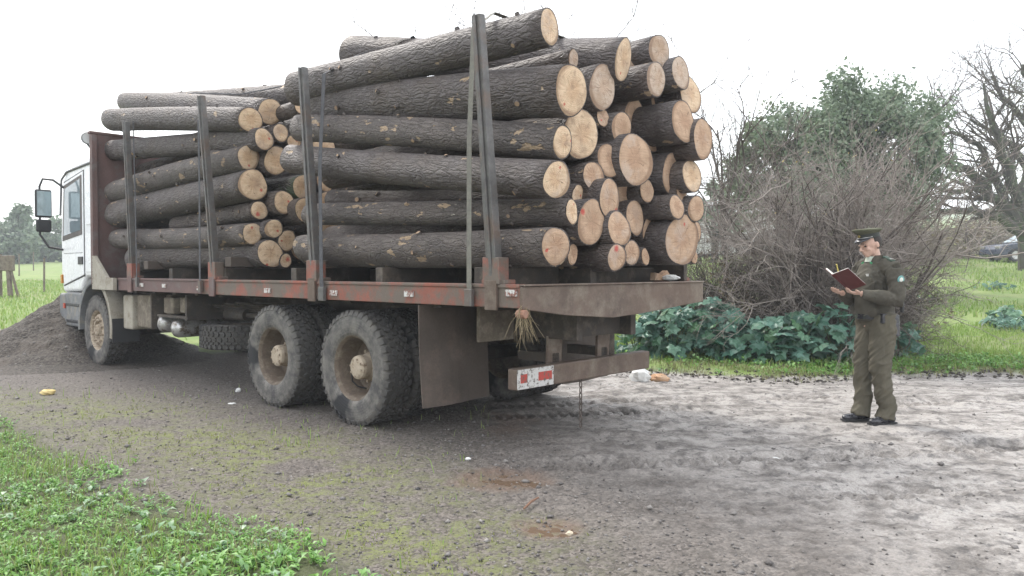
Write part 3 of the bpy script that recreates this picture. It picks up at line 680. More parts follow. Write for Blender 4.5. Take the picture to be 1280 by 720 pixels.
# ------------------------------------------------------------------ logs
def NEAR(xx):      # angle, in a log's own cross-section, of the truck's left side
    return math.pi if xx.dot(TM.to_3x3() @ Vector((1, 0, 0))) > 0 else 0.
def make_log(name, p0, p1, r0, r1, label, group, bark=0, end=0, mark=None, seed=0, bend=.0, n=36, stubs=0):
    """p0/p1: centres of the rear and front ends in truck coordinates"""
    P0, P1 = TM @ Vector(p0), TM @ Vector(p1); d = P1-P0; L = d.length; d.normalize()
    # local: z from rear end to front end, y roughly up
    up = Vector((0, 0, 1)); xx = up.cross(d).normalized(); yy = d.cross(xx)
    M = Matrix((( *xx, 0), (*yy, 0), (*d, 0), (0, 0, 0, 1))).transposed(); M.translation = (P0+P1)/2
    M = Matrix.LocRotScale(M.translation, Matrix((xx, yy, d)).transposed(), None)
    root = empty(name, M=M, label=label, cat='log', group=group)
    rs = np.random.RandomState(seed+100)
    m = 26; th = np.linspace(0, 2*math.pi, n, endpoint=False); u = np.linspace(0, 1, m)
    e1, e2, e3 = rs.rand(3)*6.28; k1, k2 = .05*rs.rand()+.015, .025*rs.rand()+.01
    TH, U = np.meshgrid(th, u)
    shape = 1+k1*np.cos(2*TH+e1)+k2*np.cos(3*TH+e2+U*.8)+.012*np.cos(5*TH+e3)
    rad = (r0+(r1-r0)*U)*shape*(1+.05*(fbm(TH*1.6+seed, U*L*3+seed, 3, seed)-.5)*np.sin(TH/2)**.5)
    for k in range(int(5+rs.randint(6))):      # branch knots
        ku, kt, kh = .05+.9*rs.rand(), rs.rand()*6.28, (.08+.10*rs.rand())
        dt = np.angle(np.exp(1j*(TH-kt)))
        rad = rad*(1+kh*np.exp(-((U-ku)*L/.045)**2-(dt*r0/.045)**2))
    be = bend if bend else (rs.rand()-.5)*.11
    ba = rs.rand()*6.28; cx = be*np.sin(np.pi*U)*math.cos(ba); cy = be*np.sin(np.pi*U)*math.sin(ba)*.6
    tx, ty = (rs.rand(2)-.5)*.28
    X = rad*np.cos(TH); Y = rad*np.sin(TH); Z = (U-.5)*L+(1-U)**6*(tx*X+ty*Y)+U**6*(tx*Y-ty*X)
    X0, Y0 = X+cx, Y+cy
    v = np.stack([X0, Y0, Z], -1).reshape(-1, 3)
    # bark rims at both ends, then the cut faces
    bt_j = 1+rs.normal(0, .012, n)
    def rim(row, s, dz): s = s*bt_j; return np.stack([X[row]*s, Y[row]*s, Z[row]+dz], -1)
    bt = 1-min(.16, .014/r0)
    v = np.concatenate([v, rim(0, bt, 0.002), rim(-1, bt, -.002)])
    f = []
    for i in range(m-1):
        for k in range(n): f.append((i*n+k, i*n+(k+1) % n, (i+1)*n+(k+1) % n, (i+1)*n+k))
    a = m*n
    for k in range(n):
        f.append((a+k, a+(k+1) % n, (k+1) % n, k)); f.append(((m-1)*n+k, (m-1)*n+(k+1) % n, a+n+(k+1) % n, a+n+k))
    npmesh('bark', v, f, M_bark[bark], root, True, 4)
    for row, sg in ((0, -1), (-1, 1)):
        vs = [(0, 0, float(Z[row].mean())+sg*.004)]; fs = []
        for q, s in enumerate((.35, .7, bt+.03)):
            for k in range(n):
                zz = Z[row][k]*s+(1-s)*Z[row].mean(); vs.append((X[row][k]*s, Y[row][k]*s, zz+(sg*.004 if s < .9 else -sg*-.0)*(1+rs.rand())))
        for k in range(n):
            k2_ = (k+1) % n; fs.append((0, 1+k2_, 1+k))
            for q in range(2): fs.append((1+q*n+k, 1+q*n+k2_, 1+(q+1)*n+k2_, 1+(q+1)*n+k))
        if sg > 0: fs = [g[::-1] for g in fs]
        mb = MB(); mb.add(vs, fs); c = mb.build('cut_face', M_end[end], root)
        c['radius'] = float(r0 if row == 0 else r1)
        if mark and row == 0: mxx, mys, ms = mark; c['mark_x'] = mxx*r0; c['mark_y'] = mys*r0; c['mark_size'] = float(ms)*((.6 if ms < .04 else .8) if group == GR else 1.1)
        else: c['mark_x'] = 0.; c['mark_y'] = 0.; c['mark_size'] = 0.
    if stubs:
        for k in range(stubs):
            i = rs.randint(2, m-3); j = int((math.pi*rs.uniform(-.45, .45)+NEAR(xx))/(2*math.pi)*n) % n
            p = Vector((X0[i, j], Y0[i, j], Z[i, j])); d_ = Vector((X[i, j], Y[i, j], 0)).normalized(); d_ = (d_+Vector((0, 0, rs.uniform(-.3, .6)))).normalized(); q_ = rs.uniform(.010, .022)
            mb = MB().tube([p-d_*.012, p+d_*rs.uniform(.012, .03)], [q_*1.5, q_], 9); o_ = mb.build('branch_stub', M_bark[bark], root); o_.data.materials.append(M_end[0]); o_.data.polygons[len(o_.data.polygons)-1].material_index = 1; o_['radius'] = q_; o_['mark_size'] = 0.
    return root
GR, GF = 'logs in the rear stack', 'logs in the front stack'
# name: px, py, half height px, ('t'|'l', value), front end (px,py,l) or None, bark, end, mark, label
RL = [
 (687,34,22,'t',-2.0,(371,111,.30),0,0,None,'slanting top log of the rear stack, its pale end higher than every other log'),
 (716,74,12,'t',-1.85,None,1,2,None,'thin log with a greyish end squeezed under the slanting top log'),
 (714,113,30,'t',-2.15,(404,134,.42),0,0,(.35,-.6,.03),'thick rough-barked log directly under the slanting top log, wide pale end'),
 (753,109,26,'t',-2.0,None,1,2,None,'log with round pale end just right of the thick rough-barked upper log'),
 (779,75,27,'t',-2.05,(440,66,.75),0,0,(.1,-.6,.022),'high log whose tall oval end rises above its neighbours behind the slanting top log'),
 (794,85,22,'t',-1.8,None,1,2,None,'log half hidden behind the tall oval end near the top of the rear stack'),
 (824,64,20,'t',-2.0,None,0,2,None,'topmost log on the far side of the rear stack, end against the sky'),
 (820,99,21,'t',-2.1,None,1,2,None,'log with narrow oval end right under the topmost far side log'),
 (851,91,20,'t',-2.1,None,0,2,None,'upper corner log on the far right of the rear stack'),
 (863,118,22,'t',-2.05,None,1,0,None,'pale log tucked just below the upper corner log at the far right'),
 (821,127,14,'t',-1.75,None,0,1,None,'small shaded log peeping out below the narrow oval end near the top'),
 (854,152,24,'t',-2.25,None,0,1,None,'far side log with a tall narrow end jutting out at upper right'),
 (879,174,24,'t',-2.3,None,1,1,None,'outermost right log of the rear stack, at its upper right side'),
 (793,147,23,'t',-1.8,None,1,1,None,'shaded log set back in the upper middle of the rear stack'),
 (777,161,21,'t',-2.0,None,0,1,None,'log overlapping the set-back shaded one in the upper middle of the rear stack'),
 (753,147,12,'t',-1.95,None,1,1,(.3,-.3,.02),'very thin log below the round pale end at the upper left of centre'),
 (726,168,29,'t',-1.95,None,1,0,None,'thick log partly behind the cracked pale end on the near side'),
 (703,178,20,'t',-2.1,(374,160,.27),2,0,(-.8,.2,.02),'smooth-barked near side log with scars and a bright splintered end, third from the top'),
 (816,170,20,'t',-1.9,None,0,1,None,'log above and right of the widest end in the middle of the rear stack'),
 (795,200,31,'t',-2.1,None,0,1,None,'log with the widest round end in the very middle of the rear stack'),
 (761,201,20,'t',-2.0,None,1,1,None,'mid-sized log left of the widest round end in the middle'),
 (696,225,24,'t',-2.2,(366,199,.26),0,0,(-.1,.65,.022),'near side log with pale drips on its bark and a red dot atop its end'),
 (742,220,18,'t',-2.0,None,1,1,None,'narrow-ended log just right of the near side log with a red dot'),
 (839,217,24,'t',-2.05,None,0,1,None,'tall-ended log on the right of the stack at mid height'),
 (865,220,20,'t',-2.2,None,1,0,None,'outer right log beside the tall-ended one at mid height'),
 (808,239,14,'t',-2.0,None,0,1,None,'small log below and right of the widest round end'),
 (722,244,14,'t',-1.95,(415,250,.36),1,0,(-.4,0,.025),'thin log lying on the low near side log with the broken knot'),
 (714,265,16,'t',-2.15,(386,268,.24),2,0,(-.3,.6,.02),'near side log with a broken knot, second from the bottom'),
 (762,248,24,'t',-2.1,None,1,1,(-.7,-.6,.05),'big speckled log above and right of the notched round end'),
 (779,241,14,'t',-1.85,None,0,1,None,'small log half hidden behind the big speckled end'),
 (739,278,28,'t',-2.1,None,0,1,(.7,.4,.04),'big notched round log low on the left of the rear end'),
 (794,272,21,'t',-1.95,None,1,1,None,'round log in the lower middle beneath the small lone end'),
 (774,286,21,'t',-2.15,None,0,1,None,'narrow upright oval log end between the notched and the lower middle logs'),
 (812,287,18,'t',-1.9,None,1,1,None,'log on the right of and slightly below the lower middle round one'),
 (846,259,15,'t',-2.2,None,0,1,None,'small log resting upon the huge bottom right log'),
 (851,241,13,'t',-2.1,None,1,1,None,'small log overlapping above the one that rests on the huge bottom right log'),
 (870,261,16,'t',-2.2,None,0,1,None,'outer right log just above the huge bottom right one'),
 (853,300,31,'t',-2.15,None,0,1,(0,.6,.03),'huge log at the bottom right of the rear stack, the largest end there'),
 (693,308,24,'t',-2.2,(385,312,.26),2,1,(.6,-.2,.03),'bottom near side log resting on the bolsters by the red stake socket'),
 (715,318,13,'t',-2.0,None,1,1,None,'small pale log at the bottom beside the lowest near side log'),
 (731,319,14,'t',-1.75,None,0,3,None,'reddish stained log end in the bottom row'),
 (771,322,17,'t',-2.15,None,1,1,(.2,.6,.045),'chipped log with a red stain in the middle of the bottom row'),
 (790,316,16,'t',-2.0,None,0,1,None,'upright oval log in the bottom row right of the chipped one'),
 (806,321,11,'t',-2.0,None,1,1,None,'smallest log of the bottom row left of the huge one'),
 (871,290,13,'t',-1.95,None,0,1,None,'log partly hidden beyond the upper right edge of the huge bottom log'),
 (867,321,9,'t',-1.95,None,0,1,None,'tiny log partly hidden beyond the lower right edge of the huge bottom log'),
]
for i, (px, py, hh, md, val, fr, bk, en, mk, lab) in enumerate(RL):
    p, k = cast(px, py, **{md: val}); r0 = hh*k/F*(1.03 if fr else 1.07)
    p.x = max(p.x, .09+r0)
    if fr:
        q, k2 = cast(fr[0], fr[1], l=max(fr[2], .08+r0*.95)); r1 = r0*{0: 1.2, 2: .97, 4: .95, 38: 1.1}.get(i, 1.04)
    else:
        rs = random.Random(i); q = Vector((p.x+rs.uniform(-.05, .05), 1.5+rs.uniform(-.15, .2), p.z+rs.uniform(-.06, .06))); r1 = r0*rs.uniform(.8, .95)
        q.z = max(q.z, 1.44+r1)
    make_log('log', p, q, r0, r1, lab, GR, bk, en, mk, i, n=40, stubs=6 if fr else 0)
FL = [
 (313,150,15,.20,(141,150,.20),0,0,(-.2,-.6,.012),'upper near side log of the front stack, its left end past the headboard'),
 (338,140,16,.48,(160,128,.55),0,0,None,'highest log end of the front stack, right of the upper near side log'),
 (351,166,11.5,.55,None,1,0,None,'small log under the highest end of the front stack'),
 (330,174,13.5,.30,(140,188,.24),0,0,(-.5,.1,.016),'near side log second from the top of the front stack'),
 (345,201,17,.50,None,1,0,(-.6,0,.018),'mid-sized log set back below the small upper one in the front stack'),
 (367,178,9,.72,None,0,0,(-.4,.3,.02),'small log end peeping out beyond the upper right of the front stack'),
 (311,197,15.5,.22,(146,240,.22),2,0,(.0,-.6,.014),'tilted near side log rising to the rear, third from the top in front'),
 (316,231,19,.24,(150,268,.24),0,0,(-.55,-.3,.02),'thick tilted near side log at mid height with the biggest front stack end'),
 (355,253,14,.55,None,1,0,(-.4,.1,.018),'log set back right of the thick tilted one'),
 (379,234,15,.80,None,3,0,None,'green mossy log deep in the gap between the stacks'),
 (324,263,12,.32,(222,281,.36),1,0,(.2,-.4,.03),'thin near side log under the thick tilted one'),
 (382,263,15,.72,None,1,0,(-.3,.3,.022),'log with a red spot deep in the gap, below the mossy one'),
 (342,286,12,.42,None,0,0,(-.4,-.2,.016),'small log right of the lowest but one near side log in front'),
 (316,292,14,.22,(150,298,.22),2,0,(.1,.5,.018),'straight near side log second from the bottom of the front stack'),
 (359,301,13,.60,None,1,0,(.6,0,.016),'small log above the gap at the lower right of the front stack'),
 (338,317,17,.38,(172,325,.30),0,0,(.3,-.8,.02),'bottom near side log of the front stack, its end pale and round'),
 (357,326,9,.56,None,1,0,(-.3,.2,.03),'tiny log on the deck beside the bottom round end of the front stack'),
 (377,310,15,.95,None,0,0,None,'low log behind the rear stack ends in the gap'),
 (376,134,9,.62,None,0,0,None,'high log end half covered by the slanting top log of the rear stack'),
 (383,117,13,1.05,(178,128,.95),0,0,None,'long top log lying over the middle of the front stack'),
]
for i, (px, py, hh, l, fr, bk, en, mk, lab) in enumerate(FL):
    p, k = cast(px, py, l=l); r0 = hh*k/F*1.05
    if fr:
        q, _ = cast(fr[0], fr[1], l=fr[2]); r1 = r0*(1.15 if i not in (1, 10, 19) else 1.0)
        if q.z-r1 < 3.42 and q.y > 6.28: f_ = (6.28-p.y)/(q.y-p.y); q = p+(q-p)*f_
    else:
        rs = random.Random(i+99); q = Vector((p.x+rs.uniform(-.02, .1), 6.2, p.z+rs.uniform(-.08, .04))); r1 = r0*.9; q.z = max(q.z, 1.44+r1)
    make_log('log', p, q, r0, r1, lab, GF, bk, en, mk, 60+i, n=32, stubs=5 if fr else 0)
# logs that fill the far half of the front stack (seen from the side and above)
k = 0
WHERE = ['top row', 'second row down', 'third row down', 'fourth row down', 'fifth row down', 'bottom row']
for row, z in enumerate((3.29, 2.9, 2.5, 2.2, 1.9, 1.6)):
    for x in (1.2, 2.3) if row else (1.45, 1.85, 2.3):
        r = .15+.02*math.sin(k*7.); k += 1
        make_log('log', (x, 2.35+.2*math.sin(k*3.), z+.03*math.sin(k)), (x+.02, 6.2, z+.03*math.cos(k)), r, r*.9,
                 'hidden inner log of the front stack, behind its near side logs', GF, k % 3, 0, None, 200+k, n=24)
# inner logs of the rear stack that the near side logs leave in shadow
# ------------------------------------------------------------------ straps
def strap(name, pts, w, th, mat, label, hook=True):
    root = empty(name, M=TM, label=label, cat='strap'); mb = MB(); vs = []
    pts = [Vector(p) for p in pts]
    for i, p in enumerate(pts):
        d = (pts[min(i+1, len(pts)-1)]-pts[max(i-1, 0)]).normalized(); nrm = d.cross(Vector((0, 1, 0))).normalized()
        for a, b in ((-1, -1), (1, -1), (1, 1), (-1, 1)): vs.append(p+Vector((0, 1, 0))*a*w/2+nrm*b*th/2)
    fs = [(0, 1, 2, 3)]+[(len(vs)-1, len(vs)-2, len(vs)-3, len(vs)-4)]
    for i in range(len(pts)-1):
        for k in range(4): fs.append((i*4+k, i*4+(k+1) % 4, i*4+4+(k+1) % 4, i*4+4+k))
    mb.add(vs, fs); mb.build('webbing', mat, root)
    if hook:
        p = pts[0]; mb = MB().box(p.x-.022, p.x+.012, p.y-w*.8, p.y+w*.8, p.z-.03, p.z+.10); mb.build('hook', M_stake, root, .004)
    return root
def sidept(px, p_y, l): q, _ = cast(px, p_y, l=l); return (q.x, q.y, q.z)
a = sidept(587, 378, -.03); b = sidept(592, 36, .10)
strap('rear_strap', [a, (-.035, a[1], 1.31), (.01, (a[1]+b[1])/2, 2.4), b, (.32, b[1], 3.44), (.8, b[1], 3.44), (1.3, b[1], 3.44), (1.9, b[1], 3.52), (2.4, b[1], 3.42), (2.66, b[1], 3.1), (2.66, b[1], 1.2)], .05, .004, M_strap, 'pale webbing strap in front of the rearmost stake, running from rail to top log')
a = sidept(403, 372, -.03); b = sidept(405, 92, .10)
strap('middle_strap', [a, (-.04, a[1], 1.31), (0, (a[1]+b[1])/2, 2.4), b, (.45, b[1]-.05, 3.52), (.85, b[1]-.4, 3.72), (1.3, b[1]-.4, 3.45), (2.4, b[1]-.4, 3.40), (2.66, b[1]-.3, 3.1), (2.66, b[1], 1.2)], .055, .004, M_strapd, 'dark webbing strap beside the stake at the gap between the stacks')
a = sidept(251, 362, -.03); b = sidept(248, 150, .03)
strap('front_strap', [a, (-.04, a[1], 1.31), (0, (a[1]+b[1])/2, 2.4), b, (.2, b[1], 3.32), (.7, b[1]+.05, 3.5), (1.5, b[1]+.4, 3.34), (2.4, b[1]+.6, 3.26), (2.66, b[1]+.6, 3.), (2.66, b[1]+.6, 1.2)], .04, .004, M_strapd, 'thin grey strap down the front stack beside its rear stake')
a = sidept(172, 356, -.03); b = sidept(166, 140, .03)
strap('cab_end_strap', [a, (-.04, a[1], 1.31), (0, (a[1]+b[1])/2, 2.4), b, (.2, b[1], 3.62), (.6, b[1]-.3, 3.66), (1.2, b[1]-1.4, 3.5), (2.4, b[1]-1.4, 3.3), (2.66, b[1]-1.4, 3.), (2.66, b[1]-1.4, 1.2)], .028, .004, M_strapd, 'narrow strap nearest the cab, behind the foremost stake')
# rope over the top of the front stack
ro = MB(); pts = [cast(px, py, l=.45)[0] for px, py in ((168, 136), (200, 124), (243, 116), (300, 118), (352, 108))]
ro.tube(pts, .008, 5); r_ = ro.build('load_rope', M_strapd); r_.matrix_world = TM; tag(r_, 'thin dark rope slung over the top of the front log stack', 'rope')
# straw tuft caught under the rear left corner
st = MB(); c0, _ = cast(655, 388, t=REAR-.03)
for i in range(45):
    p = Vector((c0.x+random.gauss(0, .03), c0.y+random.gauss(0, .012), c0.z+random.gauss(0, .02))); d = Vector((random.gauss(.02, .07), random.gauss(-.01, .03), -random.uniform(.05, .26)))
    st.tube([p, p+d*.5+Vector((random.gauss(0, .02), 0, 0)), p+d], [.0022, .0018, .001], 3, False)
M_straw = worn('dry_straw', (.3, .24, .15), (.22, .17, .1), 30)
o = st.build('straw_tuft', M_straw); o.matrix_world = TM; tag(o, 'tuft of dry straw caught under the rear left corner of the truck deck', 'straw')
# white scrap and broken wood on the rear right of the deck
def crumple(name, c, r, mat, label, cat, seed=0, n=14, m=9, M=None, amp=.35):
    rs = np.random.RandomState(seed); mb = MB(); vs = []; fs = []
    for j in range(m+1):
        ph = math.pi*j/m
        for k in range(n):
            t = 2*math.pi*k/n; q = 1+amp*(rs.rand()-.5)
            vs.append((r[0]*math.sin(ph)*math.cos(t)*q, r[1]*math.sin(ph)*math.sin(t)*q, r[2]*math.cos(ph)*q))
    for j in range(m):
        for k in range(n): fs.append((j*n+k, (j+1)*n+k, (j+1)*n+(k+1) % n, j*n+(k+1) % n))
    mb.add(vs, fs); o = mb.build(name, mat, loc=c); tag(o, label, cat); return o
M_wp = worn('white_plastic', (.78, .78, .76), (.62, .62, .6), 12, .5, .2, .003)
M_or = worn('orange_brown_wrapper', (.42, .2, .08), (.55, .4, .28), 9, .7, .3, .003)
q, _ = cast(838, 347, t=-1.9); crumple('plastic_scrap', TM @ Vector((q.x, q.y, 1.335)), (.09, .07, .028), M_wp, 'white plastic scrap on the rear right corner of the truck deck', 'plastic scrap', 3)
q, _ = cast(829, 340, t=-1.85)
o = MB().prism([(-.14, -.035), (.1, -.04), (.15, 0), (.08, .06), (-.02, .02), (-.13, .04)], 'y', -.03, .03).build('wood_chunk', M_end[1], bevel=.006)
o.matrix_world = TM @ Matrix.Translation((q.x, -1.82, 1.345)); o['radius'] = .2; tag(o, 'splintered wood chunk lying on the deck beside the white scrap', 'wood chunk')

# ------------------------------------------------------------------ gravel heap by the cab
def heap():
    c = gp(62, 452); c = Vector((-7.6, 12.8, 0)); N = 150
    x = np.linspace(-4.4, 3.6, N); y = np.linspace(-3.4, 3.2, N); X, Y = np.meshgrid(x, y)
    w = 1.9+.3*fbm(X*.7, Y*.7, 3, 5)
    d = np.hypot(X/np.where(X < 0, 1.35, 2.2), Y/np.where(Y < 0, 2.0, 2.0))
    d2 = np.hypot((X+.6)/3.6, (Y+.4)/2.5)
    hz = np.maximum(.9*np.clip(1-d, 0, 1)**1.1, 0)+.09*np.clip(1-d2, 0, 1)
    hz = np.where(d2 < 1, hz, -.12*(d2-1)*4)
    hz += (.3*(fbm(X*1.3+3, Y*1.3, 4, 7)-.5)+.12*(fbm(X*7, Y*7, 3, 9)-.5)+.03*(fbm(X*25, Y*25, 2, 12)-.5))*sst(-.02, .25, hz)
    hz = hz-.14*np.exp(-(np.clip(1-d, 0, 1)/.08)**2)*0
    V = np.stack([X, Y, np.maximum(hz, -.3)-.02], -1).reshape(-1, 3)
    i = np.arange(N-1)[:, None]*N; j = np.arange(N-1)[None]; Fq = np.stack([i+j, i+j+1, i+N+j+1, i+N+j], -1).reshape(-1, 4)
    keep = (V[Fq][:, :, 2].max(1) > -.12); Fq = Fq[keep]
    m = NB('dark_gravel_heap'); p = m.obj(); v = m.vor(38, p); vc = m.n('ShaderNodeSeparateColor', {0: v.outputs['Color']}).outputs[0]
    col = m.mix(m.ramp(vc, [(.1, 0.), (.95, 1.)]), (.034, .027, .022), (.11, .094, .08)); col = m.mix(m.ramp(m.noise(2, 5, p), [(.5, 0.), (.65, .6)]), col, (.1, .08, .065))
    m.out(col, .8, m.bump(m.math('ADD', m.math('SUBTRACT', 1., v.outputs[0]), m.noise(60, 4, p)), .9, .025))
    o = npmesh('gravel_heap', V, Fq, m.m, None, True, 4); o.location = (c.x, c.y, H1(c.x, c.y)); tag(o, 'low dark heap of gravel beside the truck cab', 'gravel heap')
    return o, X, Y, hz, c
HP, hX, hY, hZ, hc = heap()

# ------------------------------------------------------------------ loose stones and clods
def scatter_stones(name, pts, sizes, mat, zf, flat=.65):
    base = np.array([(1, 0, 0), (-.9, .1, 0), (0, 1, 0), (.1, -1, 0), (0, 0, 1), (0, 0, -.8)], float)
    fc = np.array([(0, 2, 4), (2, 1, 4), (1, 3, 4), (3, 0, 4), (2, 0, 5), (1, 2, 5), (3, 1, 5), (0, 3, 5)])
    n = len(pts); rs = np.random.RandomState(4)
    v = base[None]+rs.uniform(-.35, .35, (n, 6, 3)); a = rs.rand(n)*6.28; c, s = np.cos(a)[:, None], np.sin(a)[:, None]
    x = v[..., 0]*c-v[..., 1]*s; y = v[..., 0]*s+v[..., 1]*c; z = v[..., 2]*flat
    P = np.stack([x, y, z], -1)*sizes[:, None, None]; P[..., 0] += pts[:, 0:1]; P[..., 1] += pts[:, 1:2]; P[..., 2] += zf[:, None]
    f = (fc[None]+np.arange(n)[:, None, None]*6).reshape(-1, 3)
    return npmesh(name, P.reshape(-1, 3), f, mat)
def isl_mat(name, cols, rough=.75):
    m = NB(name); r = m.n('ShaderNodeNewGeometry').outputs['Random Per Island']
    c = m.ramp(r, [(i/(len(cols)-1), k) for i, k in enumerate(cols)]); return m.out(c, rough, m.bump(m.noise(90, 3), .4, .003))
rs = np.random.RandomState(2)
n = 16000; yy = 3.+8.5*rs.rand(n)**1.3; xx = (rs.rand(n)*1.5-.75)*yy
keep = rs.rand(n) < np.where(xx+.32*(yy-5.5) > .6, .22, 1.)*np.where(-sd_poly(xx, yy, WE) > .2, .1, 1.)*(yy < edge_y(xx)+.2)
xx, yy = xx[keep], yy[keep]; sz = .004+.009*rs.rand(len(xx))**2.5+.016*(rs.rand(len(xx)) > .985)
o = scatter_stones('gravel', np.stack([xx, yy], -1), sz, isl_mat('gravel_stones', [(.07, .064, .06), (.12, .11, .105), (.19, .178, .17), (.1, .09, .085), (.3, .28, .26)]), height(xx, yy)+sz*.25)
tag(o, 'loose grey gravel stones strewn over the muddy yard', 'gravel', kind='stuff')
n = 900; xx = rs.uniform(-.4, 9., n); yy = edge_y(xx)-.1+rs.normal(0, .22, n); sz = .012+.03*rs.rand(n)**2
o = scatter_stones('mud_clods', np.stack([xx, yy], -1), sz, isl_mat('dark_mud', [(.035, .03, .026), (.06, .052, .045), (.09, .08, .07)]), height(xx, yy)+sz*.2)
tag(o, 'dark mud clods thrown up along the edge of the grass', 'mud clods', kind='stuff')
n = 5000; ii = rs.randint(0, hX.shape[0], n); jj = rs.randint(0, hX.shape[1], n); ok = hZ[ii, jj] > .0; ii, jj = ii[ok], jj[ok]
sz = .01+.03*rs.rand(len(ii))**3; o = scatter_stones('heap_stones', np.stack([hX[ii, jj]+hc.x, hY[ii, jj]+hc.y], -1), sz, isl_mat('heap_stone', [(.05, .046, .044), (.1, .093, .09), (.17, .16, .15)]), hZ[ii, jj]-.01)
tag(o, 'stones lying over the dark gravel heap', 'gravel', kind='stuff')
# small litter
def pebble(px, py, r, mat, name, label, cat, seed, fl=.5):
    g_ = gp(px, py); return crumple(name, (g_.x, g_.y, H1(g_.x, g_.y)+r*fl*.7), (r, r*.7, r*fl), mat, label, cat, seed, 10, 6)
pebble(800, 477, .14, M_wp, 'plastic_bag', 'white plastic bag lying at the road edge right of the truck', 'plastic bag', 5, .75)
pebble(824, 477, .13, M_or, 'crumpled_wrapper', 'orange and white crumpled wrapper beside the white bag', 'wrapper', 6, .45)
pebble(60, 493, .085, worn('yellow_plastic', (.62, .5, .2), (.55, .42, .2), 9), 'yellow_wrapper', 'yellowish wrapper on the mossy gravel at the far left', 'wrapper', 7, .4)
pebble(298, 490, .035, M_wp, 'white_stone', 'white stone on the gravel between the front and middle wheels', 'stone', 8, .8)
pebble(290, 505, .04, M_wp, 'paper_scrap', 'flat pale scrap in front of the white stone by the middle wheel', 'paper scrap', 9, .2)
pebble(585, 575, .022, M_wp, 'paper_scrap', 'tiny white scrap on the dark gravel below the mudflap', 'paper scrap', 10, .5)
pebble(712, 665, .02, worn('pale_stone', (.6, .52, .4), (.5, .42, .3), 9), 'pale_stone', 'pale yellow stone in the small reddish puddle', 'stone', 11, .7)
pebble(968, 569, .055, M_wp, 'paper_scrap', 'flat white scrap on the mud in front of the man', 'paper scrap', 12, .15)
pebble(522, 613, .018, M_blackp, 'dark_stone', 'black stone on the mossy gravel right of the weeds', 'stone', 13, .7)
a, b = gp(655, 640), gp(673, 628)
o = MB().tube([(a.x, a.y, .02), ((a.x+b.x)/2, (a.y+b.y)/2+.01, .03), (b.x, b.y, .03)], [.006, .008, .005], 6).build('stick', worn('brown_twig', (.2, .1, .06), (.14, .08, .05), 30)); tag(o, 'short brown stick lying above the small reddish puddle', 'stick')
m = NB('red_brown_puddle_water'); m.out((.13, .09, .062), .06, m.bump(m.noise(6, 2), .04, .01), 0, .5)
for (cx, cy, ax_, ay_, lab) in ((.0, 5.02, .22, .2, 'larger red brown muddy puddle behind the truck'), (.215, 4.08, .13, .11, 'small red brown puddle with a pale stone in it, nearer the camera')):
    mb = MB(); vs = [(0, 0, 0)]
    for k in range(40):
        a = 2*math.pi*k/40; q = 1+.35*(float(fbm(math.cos(a)*1.7+cx*9+5, math.sin(a)*1.7+5, 3, 33))-.5)*2; vs.append((ax_*q*math.cos(a), ay_*q*math.sin(a), 0))
    mb.add(vs, [(0, 1+k, 1+(k+1) % 40) for k in range(40)]); zz = float(height(np.array([cx]), np.array([cy]), False)[0])
    o = mb.build('puddle', m.m, loc=(cx, cy, zz+.0015)); tag(o, lab, 'puddle', kind='structure')

# ------------------------------------------------------------------ grass, weeds
M_grass = leafmat('field_grass_blades', [(.15, .26, .045), (.25, .36, .09), (.2, .31, .06), (.34, .38, .15), (.13, .23, .05)], .3)
M_weed = leafmat('weed_leaves', [(.1, .24, .035), (.16, .33, .06), (.22, .42, .1), (.13, .27, .07), (.28, .46, .16), (.16, .3, .12)], .35, .45)
M_dry = leafmat('dead_grass', [(.26, .24, .12), (.17, .15, .08), (.2, .24, .08), (.32, .29, .17)], .2)
def blades(name, P, h, w, mat, lean=.4, seed=0):
    rs = np.random.RandomState(seed); n = len(P); a = rs.rand(n)*6.28; la = rs.rand(n)*6.28; le = lean*h*rs.rand(n)
    dx, dy = np.cos(a)*w/2, np.sin(a)*w/2; tx, ty = np.cos(la)*le, np.sin(la)*le; z0 = np.zeros(n)
    b0 = np.stack([P[:, 0]-dx, P[:, 1]-dy, P[:, 2]-.01], -1); b1 = np.stack([P[:, 0]+dx, P[:, 1]+dy, P[:, 2]-.01], -1)
    m0 = np.stack([P[:, 0]-dx*.8+tx*.35, P[:, 1]-dy*.8+ty*.35, P[:, 2]+h*.6], -1); m1 = np.stack([P[:, 0]+dx*.8+tx*.35, P[:, 1]+dy*.8+ty*.35, P[:, 2]+h*.6], -1)
    tp = np.stack([P[:, 0]+tx, P[:, 1]+ty, P[:, 2]+h*(1-.25*rs.rand(n))], -1)
    V = np.stack([b0, b1, m1, m0, tp], 1).reshape(-1, 3); k = np.arange(n)[:, None]*5
    f = np.concatenate([k+np.array([[0, 1, 2]]), k+np.array([[0, 2, 3]]), k+np.array([[3, 2, 4]])])
    return npmesh(name, V, f, mat)
